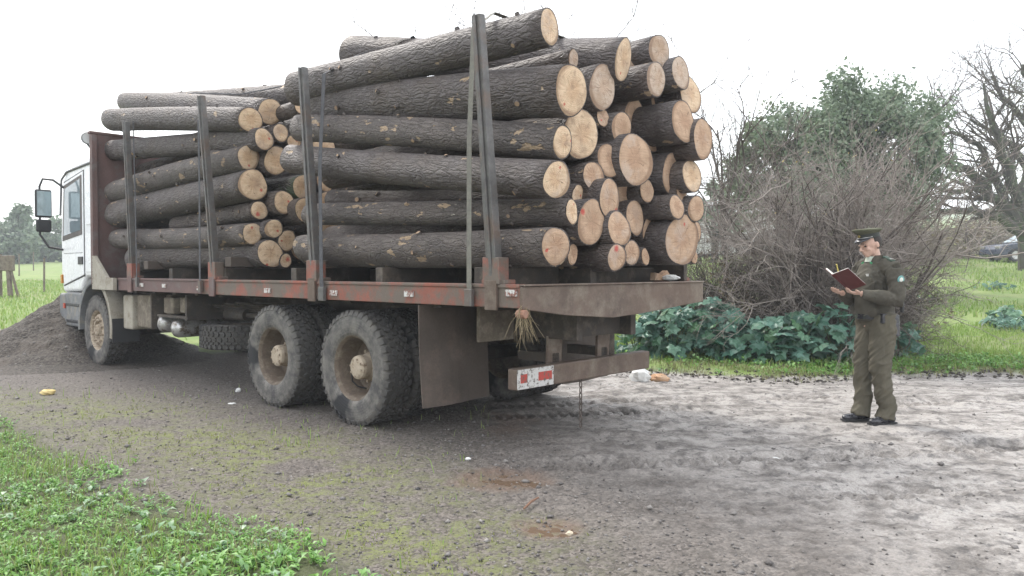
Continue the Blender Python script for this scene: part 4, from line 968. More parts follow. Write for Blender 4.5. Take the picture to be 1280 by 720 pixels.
def leaves(name, P, N, L, Wd, mat, seed=0, up=.4):
    """N leaves per plant at P (n,3): kite shaped, folded leaves in a rosette with scatter"""
    rs = np.random.RandomState(seed); n = len(P)*N; base = np.repeat(P, N, 0); L = np.repeat(L, N)*(.6+.7*rs.rand(n)); W2 = L*Wd
    a = rs.rand(n)*6.28; el = up+.9*rs.rand(n)-.1; st = rs.rand(n)*L*.9
    d = np.stack([np.cos(a)*np.cos(el), np.sin(a)*np.cos(el), np.sin(el)], -1); s = np.stack([-np.sin(a), np.cos(a), np.zeros(n)], -1); u = np.cross(s, d)*-1
    o = base+np.stack([rs.normal(0, .35, n)*L, rs.normal(0, .35, n)*L, np.abs(rs.normal(0, .5, n))*L], -1)
    p0 = o; p1 = o+d*(L*.45)[:, None]+s*W2[:, None]+u*(L*.12)[:, None]; p2 = o+d*(L*.45)[:, None]-s*W2[:, None]+u*(L*.12)[:, None]
    pm = o+d*(L*.5)[:, None]; p3 = o+d*L[:, None]-u*(L*.25)[:, None]
    V = np.stack([p0, p1, pm, p2, p3], 1).reshape(-1, 3); k = np.arange(n)[:, None]*5
    f = np.concatenate([k+np.array([[0, 2, 1]]), k+np.array([[0, 3, 2]]), k+np.array([[1, 2, 4]]), k+np.array([[2, 3, 4]])])
    return npmesh(name, V, f, mat)
def sample(n, x0, x1, y0, y1, fn, seed):
    rs = np.random.RandomState(seed); x = rs.uniform(x0, x1, n); y = rs.uniform(y0, y1, n); k = rs.rand(n) < fn(x, y); x, y = x[k], y[k]
    return np.stack([x, y, height(x, y)], -1)
def wmask(x, y):
    d = -sd_poly(x, y, WE)+.9*(fbm(x*2.2, y*2.2, 4, 61)-.5); return np.clip(d*2.2+.1, 0, 1)*(np.abs(x/y) < 1.35)
P = sample(18000, -9, -.3, 2.4, 7.6, wmask, 3)
o = leaves('weeds', P, 8, .022+.028*vnoise(P[:, 0]*1.5, P[:, 1]*1.5, 8), .22, M_weed, 3, .25); tag(o, 'dense bright green leafy weeds in the lower left corner', 'weeds', kind='stuff')
M_weed2 = leafmat('pale_weed_leaves', [(.2, .32, .17), (.26, .38, .22), (.14, .28, .12), (.33, .42, .3)], .3, .4)
P = sample(1800, -9, -.3, 2.4, 6.6, lambda x, y: wmask(x, y)*sst(.45, .62, fbm(x*1.1+4, y*1.1, 3, 44)), 5)
o = leaves('pale_weeds', P, 7, np.full(len(P), .042), .34, M_weed2, 5, .2); tag(o, 'paler broad weeds scattered among the bright green ones', 'weeds', kind='stuff')
P = sample(72000, -9, -.2, 2.4, 9., lambda x, y: np.clip(wmask(x, y)*1.2+.02, 0, 1)*(.25+.75*sst(.4, .6, fbm(x*1.4, y*1.4, 3, 45))), 6)
o = blades('weed_grass', P, (.025+.07*np.random.rand(len(P)))*(.35+1.5*vnoise(P[:, 0]*2.3, P[:, 1]*2.3, 77)), .006, M_grass, .9, 6); tag(o, 'fine grass blades growing through the weeds at lower left', 'grass', kind='stuff')
P = sample(2600, -7.5, -.3, 2.4, 7.6, wmask, 26)
o = blades('dry_weed_stalks', P, .08+.09*np.random.rand(len(P)), .005, M_dry, 1.1, 26); tag(o, 'dry pale stalks among the green weeds at lower left', 'dry grass', kind='stuff')
P = sample(70000, -7, 1.0, 3.2, 9.5, lambda x, y: .75*np.exp(-(sd_poly(x, y, MO)/.55)**2)*sst(.45, .72, fbm(x*1.3, y*1.3, 4, 71)+.12)*sst(.35, .7, fbm(x*7, y*7, 3, 72)), 7)
M_moss = leafmat('yellow_green_moss', [(.16, .19, .04), (.24, .26, .07), (.3, .3, .12), (.12, .17, .04)], .2)
o = blades('moss_sprouts', P, .010+.014*np.random.rand(len(P)), .007, M_moss, 1.4, 7); tag(o, 'thin yellow green moss and sprouts on the gravel left of the truck', 'moss', kind='stuff')
def fmask(x, y): return sst(-.1, .3, y-edge_y(x)+.4*(fbm(x*3, y*3, 3, 81)-.5))*(np.abs(x/y) < 1.2)
P = sample(72000, .6, 16, 9.6, 15.5, lambda x, y: fmask(x, y)*(1-.8*sst(1.3, .5, y-edge_y(x))*sst(4.6, 3.2, x))*(.35+.65*sst(.35, .6, fbm(x*1.2, y*1.2, 3, 14))), 8)
o = blades('near_field_grass', P, .05+.09*np.random.rand(len(P)), .010, M_grass, .8, 8); tag(o, 'bright green grass at the near edge of the field behind the man', 'grass', kind='stuff')
P = sample(76000, 0, 40, 15, 42, lambda x, y: (np.abs(x/y-.5) < .55)*(15/y)*sst(.3, .55, fbm(x*.5, y*.5, 3, 15)), 9)
o = blades('far_field_grass', P, (.08+.12*np.random.rand(len(P))), .03, M_grass, .8, 9); tag(o, 'green grass over the rising field on the right', 'grass', kind='stuff')
P = sample(26000, -26, -5, 13, 40, lambda x, y: (x/y < -.42)*(x/y > -.85)*(1-.9*sst(.9, .5, np.abs((y-15.2)-.1*(x+7))/2.4)), 10)
o = blades('left_field_grass', P, (.06+.12*np.random.rand(len(P))), .03, M_grass, .8, 10); tag(o, 'green grass of the field beyond the truck cab', 'grass', kind='stuff')
P = sample(16000, .4, 9, 9.5, 11., lambda x, y: .7*sst(.7, .1, np.abs(y-edge_y(x)-.35))*sst(.3, .6, fbm(x*4, y*4, 2, 46)), 12)
o = blades('dead_edge_grass', P, .03+.05*np.random.rand(len(P)), .010, M_dry, 1.6, 12); tag(o, 'dead flattened grass along the edge of the yard', 'grass', kind='stuff')
P = sample(3500, 1.0, 9, 9.75, 11.3, lambda x, y: fmask(x, y)*(.12+.6*sst(3.2, 4.6, x)), 13)
o = leaves('edge_weeds', P, 5, np.full(len(P), .06), .3, M_weed, 13, .3); tag(o, 'low leafy weeds along the edge of the field', 'weeds', kind='stuff')

# ------------------------------------------------------------------ broad-leaved plants
M_big = leafmat('blue_green_big_leaves', [(.03, .085, .055), (.05, .13, .09), (.11, .22, .17), (.05, .13, .045), (.2, .34, .27)], .18, .38)
M_stem = worn('green_stems', (.1, .15, .06), (.14, .16, .08), 20)
def big_leaf(k):
    rs = random.Random(k); n = 5+k % 3; pts = []; lob = []
    for i in range(2*n+1):
        a = math.radians(-150+300*i/(2*n)); r = (1.0 if i % 2 else .68)*(1-.25*abs(a)/2.6)*rs.uniform(.9, 1.1)
        lob.append((math.cos(a)*r*.62+.12, math.sin(a)*r*.62))
    vs = [(0, 0, 0)]+[(x, y, -.22*(x*x+y*y)*1.2+.14*abs(y)+rs.uniform(-.035, .035)) for x, y in lob]; m_ = len(lob)
    # inner ring for curvature
    vs += [(x*.55, y*.55, .07+rs.uniform(-.01, .02)) for x, y in lob]
    fs = []
    for i in range(m_-1):
        fs.append((0, 1+m_+i, 2+m_+i)); fs.append((1+m_+i, 1+i, 2+i, 2+m_+i))
    mb = MB(); mb.add([(x, y, z) for x, y, z in vs], fs); me = bpy.data.meshes.new('leaf'); me.from_pydata(mb.v, [], mb.f); me.update(); me.materials.append(M_big)
    return me
LEAF = [big_leaf(k) for k in range(6)]
def leafy_plant(x, y, R, Hh, n, label, seed, s=.25):
    rs = random.Random(seed); z = H1(x, y); root = empty('broad_leaf_plant', (x, y, z), 0, label, 'plant', 'broad-leaved plants along the field edge'); mb = MB()
    for i in range(n):
        a = rs.uniform(0, 6.28); q = rs.random()**.55; hz = Hh*rs.uniform(.12, 1.)*(1-.45*q*q); px_, py_ = R*q*math.cos(a), R*.8*q*math.sin(a)
        lo = link('leaf', LEAF[rs.randrange(6)], root); lo.location = (px_, py_, hz)
        lo.rotation_euler = Euler((rs.gauss(0, .35), rs.uniform(-.1, .75), math.atan2(py_, px_)+rs.gauss(0, .5)) if False else (rs.gauss(.35, .45), rs.gauss(.3, .4), rs.uniform(-2.6, -.4)))
        k = s*rs.uniform(.6, 1.25); lo.scale = (k, k, k)
        if i % 2 == 0: mb.tube([(px_*.25, py_*.25, 0), (px_*.6, py_*.6, hz*.6), (px_, py_, hz)], [.008, .006, .004], 4, False)
    mb.build('stems', M_stem, root); return root
PL = [(800, 455, .45, .62, 60, 'leafy plant nearest the truck tail, behind the end of the rear bumper'), (838, 457, .45, .78, 70, 'tall broad-leaved plant behind the white bag and wrapper'), (880, 457, .48, .86, 80, 'tallest broad-leaved plant under the rear right deck corner'),
      (918, 461, .42, .66, 60, 'dark leafy plant below the twiggy hedge'), (955, 463, .42, .56, 55, 'low leafy plant where yellowish stems show, left of the big bare bush'), (992, 464, .42, .66, 60, 'broad-leaved plant at the left foot of the big bare bush'),
      (1048, 464, .38, .80, 50, 'broad-leaved plant in front of the bare bush, left of the man'), (1130, 460, .28, .50, 26, "small broad-leaved plant showing just right of the man's legs"), (862, 442, .5, 1.0, 60, 'broad-leaved plant at the back of the bed, behind the tallest one'),
      (1255, 428, .38, .36, 45, 'dark low leafy clump at the right edge of the picture, in the grass')]
for i, (px, py, R, Hh, n, lab) in enumerate(PL):
    g_ = gp(px, py-3); leafy_plant(g_.x, g_.y, R*1.1, Hh*1.15, int(n*1.2), lab, i)
for i, (px, py, D_, lab) in enumerate(((1272, 362, 14.5, 'small dark plant in the grass high up the right edge'), (1240, 332, 24, 'round grassy tuft below the parked car'), (1130, 333, 20, 'green tuft in the field right of the man\'s head'))):
    p = at(px, py, D_); leafy_plant(p.x, p.y, .4 if i == 0 else .7, .3, 40, lab, 40+i, .14)

# ------------------------------------------------------------------ twiggy plants and trees
M_twig = worn('grey_brown_twigs', (.21, .18, .16), (.31, .275, .245), 8, .9, .3, .002)
M_twig2 = worn('dark_brown_twigs', (.075, .062, .053), (.12, .1, .088), 8, .9, .3, .002)
M_mossy = worn('mossy_limb_bark', (.05, .045, .04), (.085, .077, .068), 5, .9, .5, .01, dirt=(.07, .1, .045), dsc=3, dlo=.48, dhi=.62)
def branch(mb, p, d, L, r, depth, rs, kids, spread=.6, grav=0., n=3, wob=.18, shrink=.62):
    m = 4; pts = [p.copy()]; rad = [r]; dd = d.copy()
    for i in range(m):
        dd = (dd+Vector((rs.gauss(0, wob), rs.gauss(0, wob), rs.gauss(0, wob)+grav))).normalized(); pts.append(pts[-1]+dd*L/m); rad.append(r*(1-.6*(i+1)/m))
    mb.tube(pts, rad, n if r < .02 else (5 if r < .06 else 8), False)
    if depth <= 0: return
    for k in range(kids):
        t = rs.uniform(.2, 1.); i = min(int(t*m), m-1); q = pts[i].lerp(pts[i+1], t*m-i)
        nd = (dd+Vector((rs.gauss(0, spread), rs.gauss(0, spread), rs.gauss(0, spread)+.1))).normalized()
        branch(mb, q, nd, L*shrink*rs.uniform(.7, 1.15), max(r*.5, .0026), depth-1, rs, kids, spread, grav, n, wob, shrink)
def leaf_cloud(name, C, Rr, n, size, mat, parent, seed, gap=.5):
    rs = np.random.RandomState(seed); C = np.array(C, float); idx = rs.randint(0, len(C), n)
    g = rs.normal(0, 1, (n, 3)); g /= np.linalg.norm(g, axis=1)[:, None]; q = rs.rand(n)**.6*(1+.5*(rs.rand(n) < .3)*rs.rand(n))*1.15
    P = C[idx]+g*(q*np.array(Rr)[idx])[:, None]
    k = fbm(P[:, 0]*2.1+P[:, 2]*1.3, P[:, 1]*2.1-P[:, 2]*1.7, 3, seed) > gap*1.15; P = P[k]; n = len(P)
    a = rs.normal(0, 1, (n, 3)); a /= np.linalg.norm(a, axis=1)[:, None]; b = rs.normal(0, 1, (n, 3)); b = np.cross(a, b); b /= np.linalg.norm(b, axis=1)[:, None]
    s = size*(.6+.8*rs.rand(n))[:, None]
    V = np.stack([P-a*s, P+b*s*.5, P+a*s, P-b*s*.5], 1).reshape(-1, 3); f = np.arange(n)[:, None]*4+np.array([[0, 1, 2, 3]])
    return npmesh(name, V, f, mat, parent, False, 4)
# the big bare bush behind the man
def bush(px, py, D, label, seed, nst, Hh, spread_x, r=.016, mat=M_twig, name='bare_bush', kids=5, depth=3, lean=0., cat='bush', ry=.6, grp=None, wob=.13, spr=.5):
    rs = random.Random(seed); p = at(px, py, D); z = H1(p.x, p.y); root = empty(name, (p.x, p.y, z), 0, label, cat, grp); mb = MB()
    for i in range(nst):
        a = rs.uniform(-1, 1); b = rs.uniform(-1, 1)*ry
        d = Vector((a*spread_x+lean, b*spread_x, 1)).normalized(); L = Hh*rs.uniform(.45, .8)/max(.6, d.z)
        branch(mb, Vector((rs.gauss(0, .2), rs.gauss(0, .15), 0)), d, L*.75, r*rs.uniform(.6, 1.3), depth, rs, kids, spr, 0., 3, wob)
    mb.build('branches', mat, root); return root
B = bush(1045, 450, 11.7, 'big bare grey twiggy bush behind the man', 1, 44, 4.1, .54, .026, M_twig, kids=6, depth=3, ry=.35, wob=.2, spr=.62)
rs_ = random.Random(5); mb = MB()
for i in range(110): branch(mb, Vector((rs_.gauss(0, .45), rs_.gauss(0, .25), 0)), Vector((rs_.gauss(0, .35), rs_.gauss(0, .3), 1)).normalized(), rs_.uniform(.6, 1.3), .014, 3, rs_, 4, .9, 0, 3, .3)
mb.build('dense_base_twigs', M_twig2, B)
mb = MB()
for i in range(22): branch(mb, Vector((rs_.gauss(0, .3), rs_.gauss(0, .15), 0)), Vector((rs_.gauss(0, .5), rs_.gauss(0, .2), 1)).normalized(), rs_.uniform(1.8, 2.9), .03, 2, rs_, 3, .6, 0, 4, .16)
mb.build('thick_stems', M_twig2, B)
M_dead = leafmat('few_yellow_leaves', [(.45, .38, .12), (.35, .26, .12), (.5, .45, .2)], .2)
leaf_cloud('leaves', [(0, 0, 2.3), (.2, 0, 3.1), (-.6, 0, 2.6)], [1.1, .8, .7], 90, .03, M_dead, B, 3)
# bramble hedge between the truck and the bush
for i, (px, D, H_, lab) in enumerate(((905, 12.6, 1.5, 'brambles with dead leaves just right of the log ends'), (945, 12.2, 1.6, 'brown bramble thicket left of the big bare bush'), (1095, 12.4, 1.15, 'thicket of dark twigs behind the man\'s shoulder'), (985, 12.6, 1.7, 'bramble thicket growing into the left side of the big bare bush'), (1122, 13.5, .8, 'low tangle of dark stems right of the man'), (868, 13.2, 1.5, 'brambles glimpsed under the far log ends'))):
    b = bush(px, 430, D, lab, 20+i, 60, H_*1.45, .85, .011, M_twig2, 'bramble', 4, 2, 0., 'bramble', .7, 'brambles along the field edge')
    leaf_cloud('dead_leaves', [(rs_.gauss(0, .4), rs_.gauss(0, .3), rs_.uniform(.3, H_*.95)) for k in range(14)], [.45]*14, 3400 if i != 2 else 900, .036, leafmat('bramble_leaves', [(.16, .11, .07), (.22, .17, .12), (.1, .1, .05), (.28, .24, .19), (.3, .29, .12)], .2) if i == 0 else bpy.data.materials['bramble_leaves'], b, 30+i)
# bare trees behind the load, only their twigs show
for (px, D, Hh, lab, sd_, nst) in ((905, 15.5, 4.8, 'bare twiggy tree showing right of the log ends', 7, 9), (640, 16.5, 7.6, 'bare tree whose top twigs rise over the rear log stack', 8, 12), (745, 17.0, 6.9, 'small bare tree behind the upper right of the load', 18, 7)):
    p = at(px, 338, D); root = empty('bare_tree', (p.x, p.y, H1(p.x, p.y)), 0, lab, 'tree', 'bare trees behind the load'); rs2 = random.Random(sd_)
    mb = MB(); mb.tube([(0, 0, -.1), (.05, 0, Hh*.25), (.0, .05, Hh*.5)], [.055, .045, .035], 8, False); mb.build('trunk', M_mossy, root); mb = MB()
    for k in range(nst):
        a = rs2.uniform(0, 6.28); branch(mb, Vector((0, 0, Hh*rs2.uniform(.3, .5))), Vector((math.cos(a)*.6, math.sin(a)*.6, rs2.uniform(.5, 1.2))).normalized(), Hh*.42, .035, 3, rs2, 4, .5, .02, 3, .2)
    mb.build('branches', M_twig2, root)
# green tree behind the bush
def tree(px, pyb, D, blobs, n, size, mat, label, seed, trunk=.18, name='green_tree', grp=None, gap=.5, nb=22):
    """blobs: pixel centres and pixel radii of leaf masses, all at real depth D"""
    p = at(px, pyb, D); z = H1(p.x, p.y); root = empty(name, (p.x, p.y, z), 0, label, 'tree', grp); rs = random.Random(seed); C = []; R = []
    for bx_, by_, br_ in blobs:
        for k in range(5):
            q = at(bx_+rs.gauss(0, br_*.45), by_+rs.gauss(0, br_*.4), D+rs.uniform(-1.2, 1.2)*br_/F*D); C.append((q.x-p.x, q.y-p.y, q.z-z)); R.append(br_/F*D*rs.uniform(.45, .8))
    mb = MB(); top = max(c[2] for c in C); mb.tube([(0, 0, -.2), (.1, 0, top*.25), (0, .1, top*.5)], [trunk, trunk*.8, trunk*.6], 8, False); mb.build('trunk', M_mossy, root)
    mb = MB()
    for k in range(min(nb, len(C))):
        c = Vector(C[rs.randrange(len(C))]); s0 = Vector((0, 0, top*rs.uniform(.2, .48))); m_ = s0.lerp(c, .5)+Vector((0, 0, .2)); mb.tube([s0, m_, c], [trunk*.4, trunk*.22, .02], 5, False)
    mb.build('limbs', M_mossy, root)
    leaf_cloud('crown', C, R, n, size, mat, root, seed, gap); return root
M_lf = leafmat('veil_paled_green_foliage', [(.12, .17, .11), (.16, .215, .14), (.2, .255, .17), (.24, .28, .2)], .2, .6)  # both foliage colours are paled to paint in the hazy veil over the crowns
M_lf2 = leafmat('veil_paled_olive_foliage', [(.12, .16, .09), (.16, .2, .11), (.2, .22, .15)], .2, .6)
tree(1065, 338, 23, [(1075, 125, 38), (1110, 140, 36), (1045, 150, 38), (1140, 165, 34), (1010, 165, 30), (1080, 180, 45), (1120, 200, 40), (1040, 200, 40), (985, 165, 26), (1075, 235, 50), (1130, 245, 40), (1020, 240, 40)], 60000, .07, M_lf, 'tall dull green tree behind the big bare bush', 11, .25, gap=.34)
tree(985, 338, 25, [(960, 160, 26), (985, 180, 34), (945, 185, 24), (1010, 200, 34), (965, 215, 34), (930, 210, 20), (950, 245, 30), (995, 250, 34)], 30000, .07, M_lf2, 'lower olive green tree left of the tall one, over the bush', 12, .2, gap=.4)
tree(892, 338, 40, [(893, 235, 16), (905, 260, 18), (880, 262, 16), (915, 280, 16)], 3000, .12, M_lf, 'hazy blue green tree far off beside the log ends', 13, .2, gap=.4)
# far trees left of the cab
tree(18, 338, 75, [(22, 278, 20), (12, 300, 22), (30, 305, 20), (2, 305, 20), (20, 315, 18), (24, 268, 10)], 9000, .26, M_lf, 'tall hazy tree far beyond the field at the left edge', 14, .35, 'far_tree', 'far trees beyond the field', .36)
tree(58, 338, 82, [(52, 300, 16), (66, 306, 15), (45, 315, 14), (60, 318, 14), (82, 310, 16)], 6000, .26, M_lf, 'lower hazy trees far off, just left of the cab', 15, .3, 'far_tree', 'far trees beyond the field', .36)
tree(-40, 338, 70, [(-30, 300, 25), (-60, 290, 30), (-20, 315, 20)], 6000, .26, M_lf, 'hazy tree far off beyond the left edge of the picture', 16, .3, 'far_tree', 'far trees beyond the field', .36)
# bare mossy tree on the right
def right_tree():
    D = 32.; p = at(1287, 340, D); z = H1(p.x, p.y); p.z = z; rs = random.Random(31)
    root = empty('mossy_bare_tree', (p.x, p.y, z), 0, 'large bare tree with mossy limbs reaching left, at the right edge', 'tree')
    def q(px, py, dd=0): w = at(px, py, D+dd); return w-p
    px2r = D/F
    mb = MB(); mb.tube([(0, 0, -.2), q(1284, 300), q(1274, 276), q(1272, 250)], [.42, .34, .30, .26], 12); mb.build('trunk', M_mossy, root)
    limbs = [([(1273, 280, 0), (1255, 258, -.2), (1228, 229, -.4), (1193, 208, -.5), (1164, 190, -.7)], [9, 7, 5.5, 4, 3]),
             ([(1278, 290, 0), (1250, 272, -.4), (1217, 262, -.8), (1180, 264, -1), (1150, 258, -1.2)], [7, 5, 4, 2.5, 1.5]),
             ([(1272, 255, 0), (1290, 210, .2), (1296, 160, .2), (1285, 110, .4), (1278, 80, .4)], [9, 7, 5, 3.5, 2]),
             ([(1256, 258, 0), (1240, 215, .5), (1222, 180, .8), (1190, 165, 1), (1162, 172, 1)], [5, 4, 3, 2, 1.4]),
             ([(1164, 190, -.7), (1158, 165, -.7), (1172, 140, -.7), (1190, 120, -.7)], [2.6, 2.2, 1.7, 1]),
             ([(1185, 205, -.5), (1170, 172, -.4), (1150, 152, -.3), (1135, 150, -.3)], [2.5, 2, 1.5, 1]),
             ([(1273, 262, 0), (1262, 220, -.6), (1250, 180, -.9), (1236, 145, -1), (1228, 105, -1)], [6, 5, 4, 2.6, 1.2]),
             ([(1288, 215, 0), (1262, 180, .3), (1240, 165, .5), (1215, 150, .7)], [5, 4, 2.6, 1.3]),
             ([(1294, 170, 0), (1270, 140, .5), (1248, 110, .7), (1240, 95, .7)], [4, 3, 2, 1]),
             ([(1290, 250, 0), (1320, 200, 0), (1345, 150, .3), (1350, 90, .3)], [8, 6, 4, 2]),
             ([(1228, 229, -.4), (1205, 240, -.9), (1175, 238, -1.2), (1150, 226, -1.4)], [3.4, 2.6, 1.8, 1])]
    tw = MB()
    for pts, rr in limbs:
        P_ = [q(*a_) for a_ in pts]; lm = MB(); fine = [P_[0]]; fr = [rr[0]*px2r]
        for i in range(len(P_)-1):
            for k in (1, 2, 3):
                v = P_[i].lerp(P_[i+1], k/3); jit = .05*rr[i]/4; fine.append(v+Vector((rs.gauss(0, jit), rs.gauss(0, jit), rs.gauss(0, jit)))); fr.append((rr[i]+(rr[i+1]-rr[i])*k/3)*px2r*1.15)
        lm.tube(fine, fr, 8, False); lm.build('limb', M_mossy, root)
        for k in range(11):
            i = rs.randrange(2, len(fine)-1); d = (fine[i+1]-fine[i]).normalized()+Vector((rs.gauss(0, .7), rs.gauss(0, .7), rs.gauss(.25, .6)))
            branch(tw, fine[i], d.normalized(), rs.uniform(1.4, 2.8), max(.02, fr[i]*.34), 2, rs, 4, .6, .03, 3, .25)
    tw.build('twigs', M_twig2, root)
    leaf_cloud('lichen', [q(1255, 160), q(1268, 200), q(1280, 130), q(1240, 220), q(1265, 245)], [1.5, 1.6, 1.4, 1.1, 1.2], 5000, .06, leafmat('lichen_tufts', [(.16, .18, .12), (.2, .22, .15), (.12, .15, .08)], .1), root, 8, .45)
right_tree()
# brown brush line across the far side of the field
for i, (px, D, Hh, lab) in enumerate(((1165, 40, 2.2, 'brown scrub at the field\'s far side just right of the bush'), (1195, 42, 2.0, 'grey brown scrub under the mossy limb, left of the car'), (1222, 41, 2.4, 'scrub directly left of the parked car'), (1250, 46, 2.8, 'taller scrub behind the parked car'), (1285, 46, 3.0, 'scrub beyond the mossy trunk at the right edge'), (1130, 36, 2.0, 'pale scrub behind the man\'s cap'))):
    b = bush(px, 310, D, lab, 60+i, 26, Hh, 1.1, .02, M_twig, 'scrub', 5, 2, 0., 'scrub', 1., 'scrub on the far side of the field')
    b.scale = (1.5, 1.2, 1)
    leaf_cloud('leaves', [(rs_.gauss(0, 1.1), rs_.gauss(0, .6), rs_.uniform(.2, Hh*.7)) for k in range(10)], [.8]*10, 3500, .08, bpy.data.materials['bramble_leaves'], b, 60+i, .4)

# ------------------------------------------------------------------ fence posts and wooden stump at the left
M_wood = worn('weathered_wood', (.2, .165, .13), (.13, .105, .085), 9, .9, .6, .01, dirt=(.1, .08, .06), dsc=9)
p = at(9, 355, 27); z = H1(p.x, p.y); root = empty('wooden_post_stand', (p.x, p.y, z), 0, 'weathered wooden post stand in the grass at the left edge', 'wooden posts')
for a, b, r in (((-.3, 0, -.1), (-.28, 0, 1.55), .11), ((.12, 0, -.1), (.02, 0, 1.5), .09), ((.42, 0, -.1), (.14, 0, 1.0), .05)): MB().tube([a, b], [r, r*.85], 8).build('post', M_wood, root)
MB().box(-.45, .25, -.1, .08, .95, 1.5).build('board', M_wood, root, .03)
for px, pyt, D, lab in ((55, 318, 30, 'thin fence post in the field just left of the cab'), (24, 316, 46, 'distant fence post between the wooden stand and the cab'), (42, 322, 55, 'farthest of the thin fence posts left of the cab')):
    p = at(px, 350, D); z = H1(p.x, p.y); t = at(px, pyt, D); mb = MB(); mb.tube([(0, 0, -.1), (.02, 0, 1.35)], [.04, .035], 6); o = mb.build('fence_post', M_wood, loc=(p.x, p.y, z)); tag(o, lab, 'fence post', 'fence posts in the left field')
# pale plank and low shed roof glimpsed on the right
p = at(1148, 322, 20); o = MB().box(-.7, .7, -.12, .12, 0, .06).build('plank', worn('pale_board', (.55, .54, .52), (.42, .41, .39), 8), loc=(p.x, p.y, H1(p.x, p.y)+.08), bevel=.01); o.rotation_euler = (0, .12, .5); tag(o, 'pale board lying in the grass right of the man\'s head', 'board')
p = at(905, 300, 48); z = H1(p.x, p.y); root = empty('low_shed', (p.x, p.y, z), .1, 'low white shed glimpsed far behind the brambles', 'shed')
MB().box(-3.6, 3.6, -1.5, 1.5, 0, 2.5).build('wall', worn('whitewash', (.6, .59, .57), (.5, .49, .47), 3), root); MB().prism([(-1.9, 2.45), (1.9, 2.45), (1.9, 2.55), (0, 3.3), (-1.9, 2.55)], 'x', -3.9, 3.9).build('roof', worn('grey_roof_sheet', (.4, .4, .4), (.3, .3, .3), 3), root)

# ------------------------------------------------------------------ parked car
def car():
    D = 38.; p = at(1236, 325, D); L = 4.3; z = H1(p.x+2, p.y)
    root = empty('parked_car', (p.x+L/2, p.y, z), 0, 'dark blue car parked at the far side of the field, at the right edge', 'car')
    M_c = worn('dark_blue_car_paint', (.035, .045, .075), (.045, .055, .085), 3, .3, .02, .001, spec=.6)
    lo = [(-2.15, .35), (-2.13, .62), (-2.0, .82), (-1.1, .93), (-.95, .95), (1.5, .98), (2.05, .92), (2.13, .6), (2.12, .33), (1.75, .25), (1.66, .42), (1.5, .56), (1.3, .6), (1.1, .56), (.94, .42), (.88, .22), (-.95, .22), (-1.0, .42), (-1.16, .56), (-1.36, .6), (-1.56, .56), (-1.72, .42), (-1.78, .27)]
    MB().prism(lo, 'y', -.84, .84).build('body', M_c, root, .05, seg=3)
    gh = MB(); top = [(-.35, 1.42), (1.2, 1.42)]; 
    vs = []
    for sx, zz, w in (((-1.05, 1.95), .94, .8), ((-.3, 1.25), 1.42, .62)):
        for x in sx: 
            for y in (-w, w): vs.append((x, y, zz))
    gh.add(vs, [(0, 1, 3, 2), (4, 6, 7, 5), (0, 4, 5, 1), (2, 3, 7, 6), (0, 2, 6, 4), (1, 5, 7, 3)]); gh.build('cabin', M_c, root, .05, seg=3)
    for s in (-1, 1):
        for pts in (((-.78, .98), (.3, .98), (.3, 1.36), (-.28, 1.36)), ((.38, .98), (1.55, .98), (1.2, 1.36), (.38, 1.36))):
            mb = MB(); vs = []
            for x, zz in pts: y = .8-.18*(zz-.94)/.48+.006; vs += [(x, s*y, zz), (x, s*(y+.008), zz)]
            mb.add(vs, [(0, 2, 4, 6), (1, 7, 5, 3)]+[(2*i, (2*i+1), (2*i+3) % 8, (2*i+2) % 8) for i in range(4)]); mb.build('window', M_gl, root)
    mb = MB(); mb.add([(-1.04, -.7, .97), (-1.04, .7, .97), (-.4, .56, 1.37), (-.4, -.56, 1.37), (-1.06, -.7, .98), (-1.06, .7, .98), (-.42, .56, 1.385), (-.42, -.56, 1.385)], [(3, 2, 1, 0), (4, 5, 6, 7), (0, 1, 5, 4), (1, 2, 6, 5), (2, 3, 7, 6), (3, 0, 4, 7)]); mb.build('windscreen', M_gl, root)
    for x in (-1.36, 1.3):
        for s in (-1, 1):
            w = empty('wheel'); w.parent = root; w.location = (x, s*.76, .32)
            MB().lathe([(.2, -.1), (.29, -.1), (.32, -.07), (.32, .07), (.29, .1), (.2, .1)], 28, Matrix.Rotation(math.pi/2, 4, 'Z'), True).build('tyre', M_blackp, w)
            MB().lathe([(0, -.08), (.2, -.09), (.2, .09), (0, .08)], 20, Matrix.Rotation(math.pi/2, 4, 'Z')).build('rim', M_silver, w)
    for s in (-1, 1):
        MB().cbox((-2.1, s*.6, .72), (.08, .32, .13)).build('headlight', M_silver, root, .02); MB().cbox((2.1, s*.65, .78), (.06, .25, .16)).build('tail_light', worn('red_lens', (.4, .03, .02), (.3, .03, .02), 5), root, .02)
car()

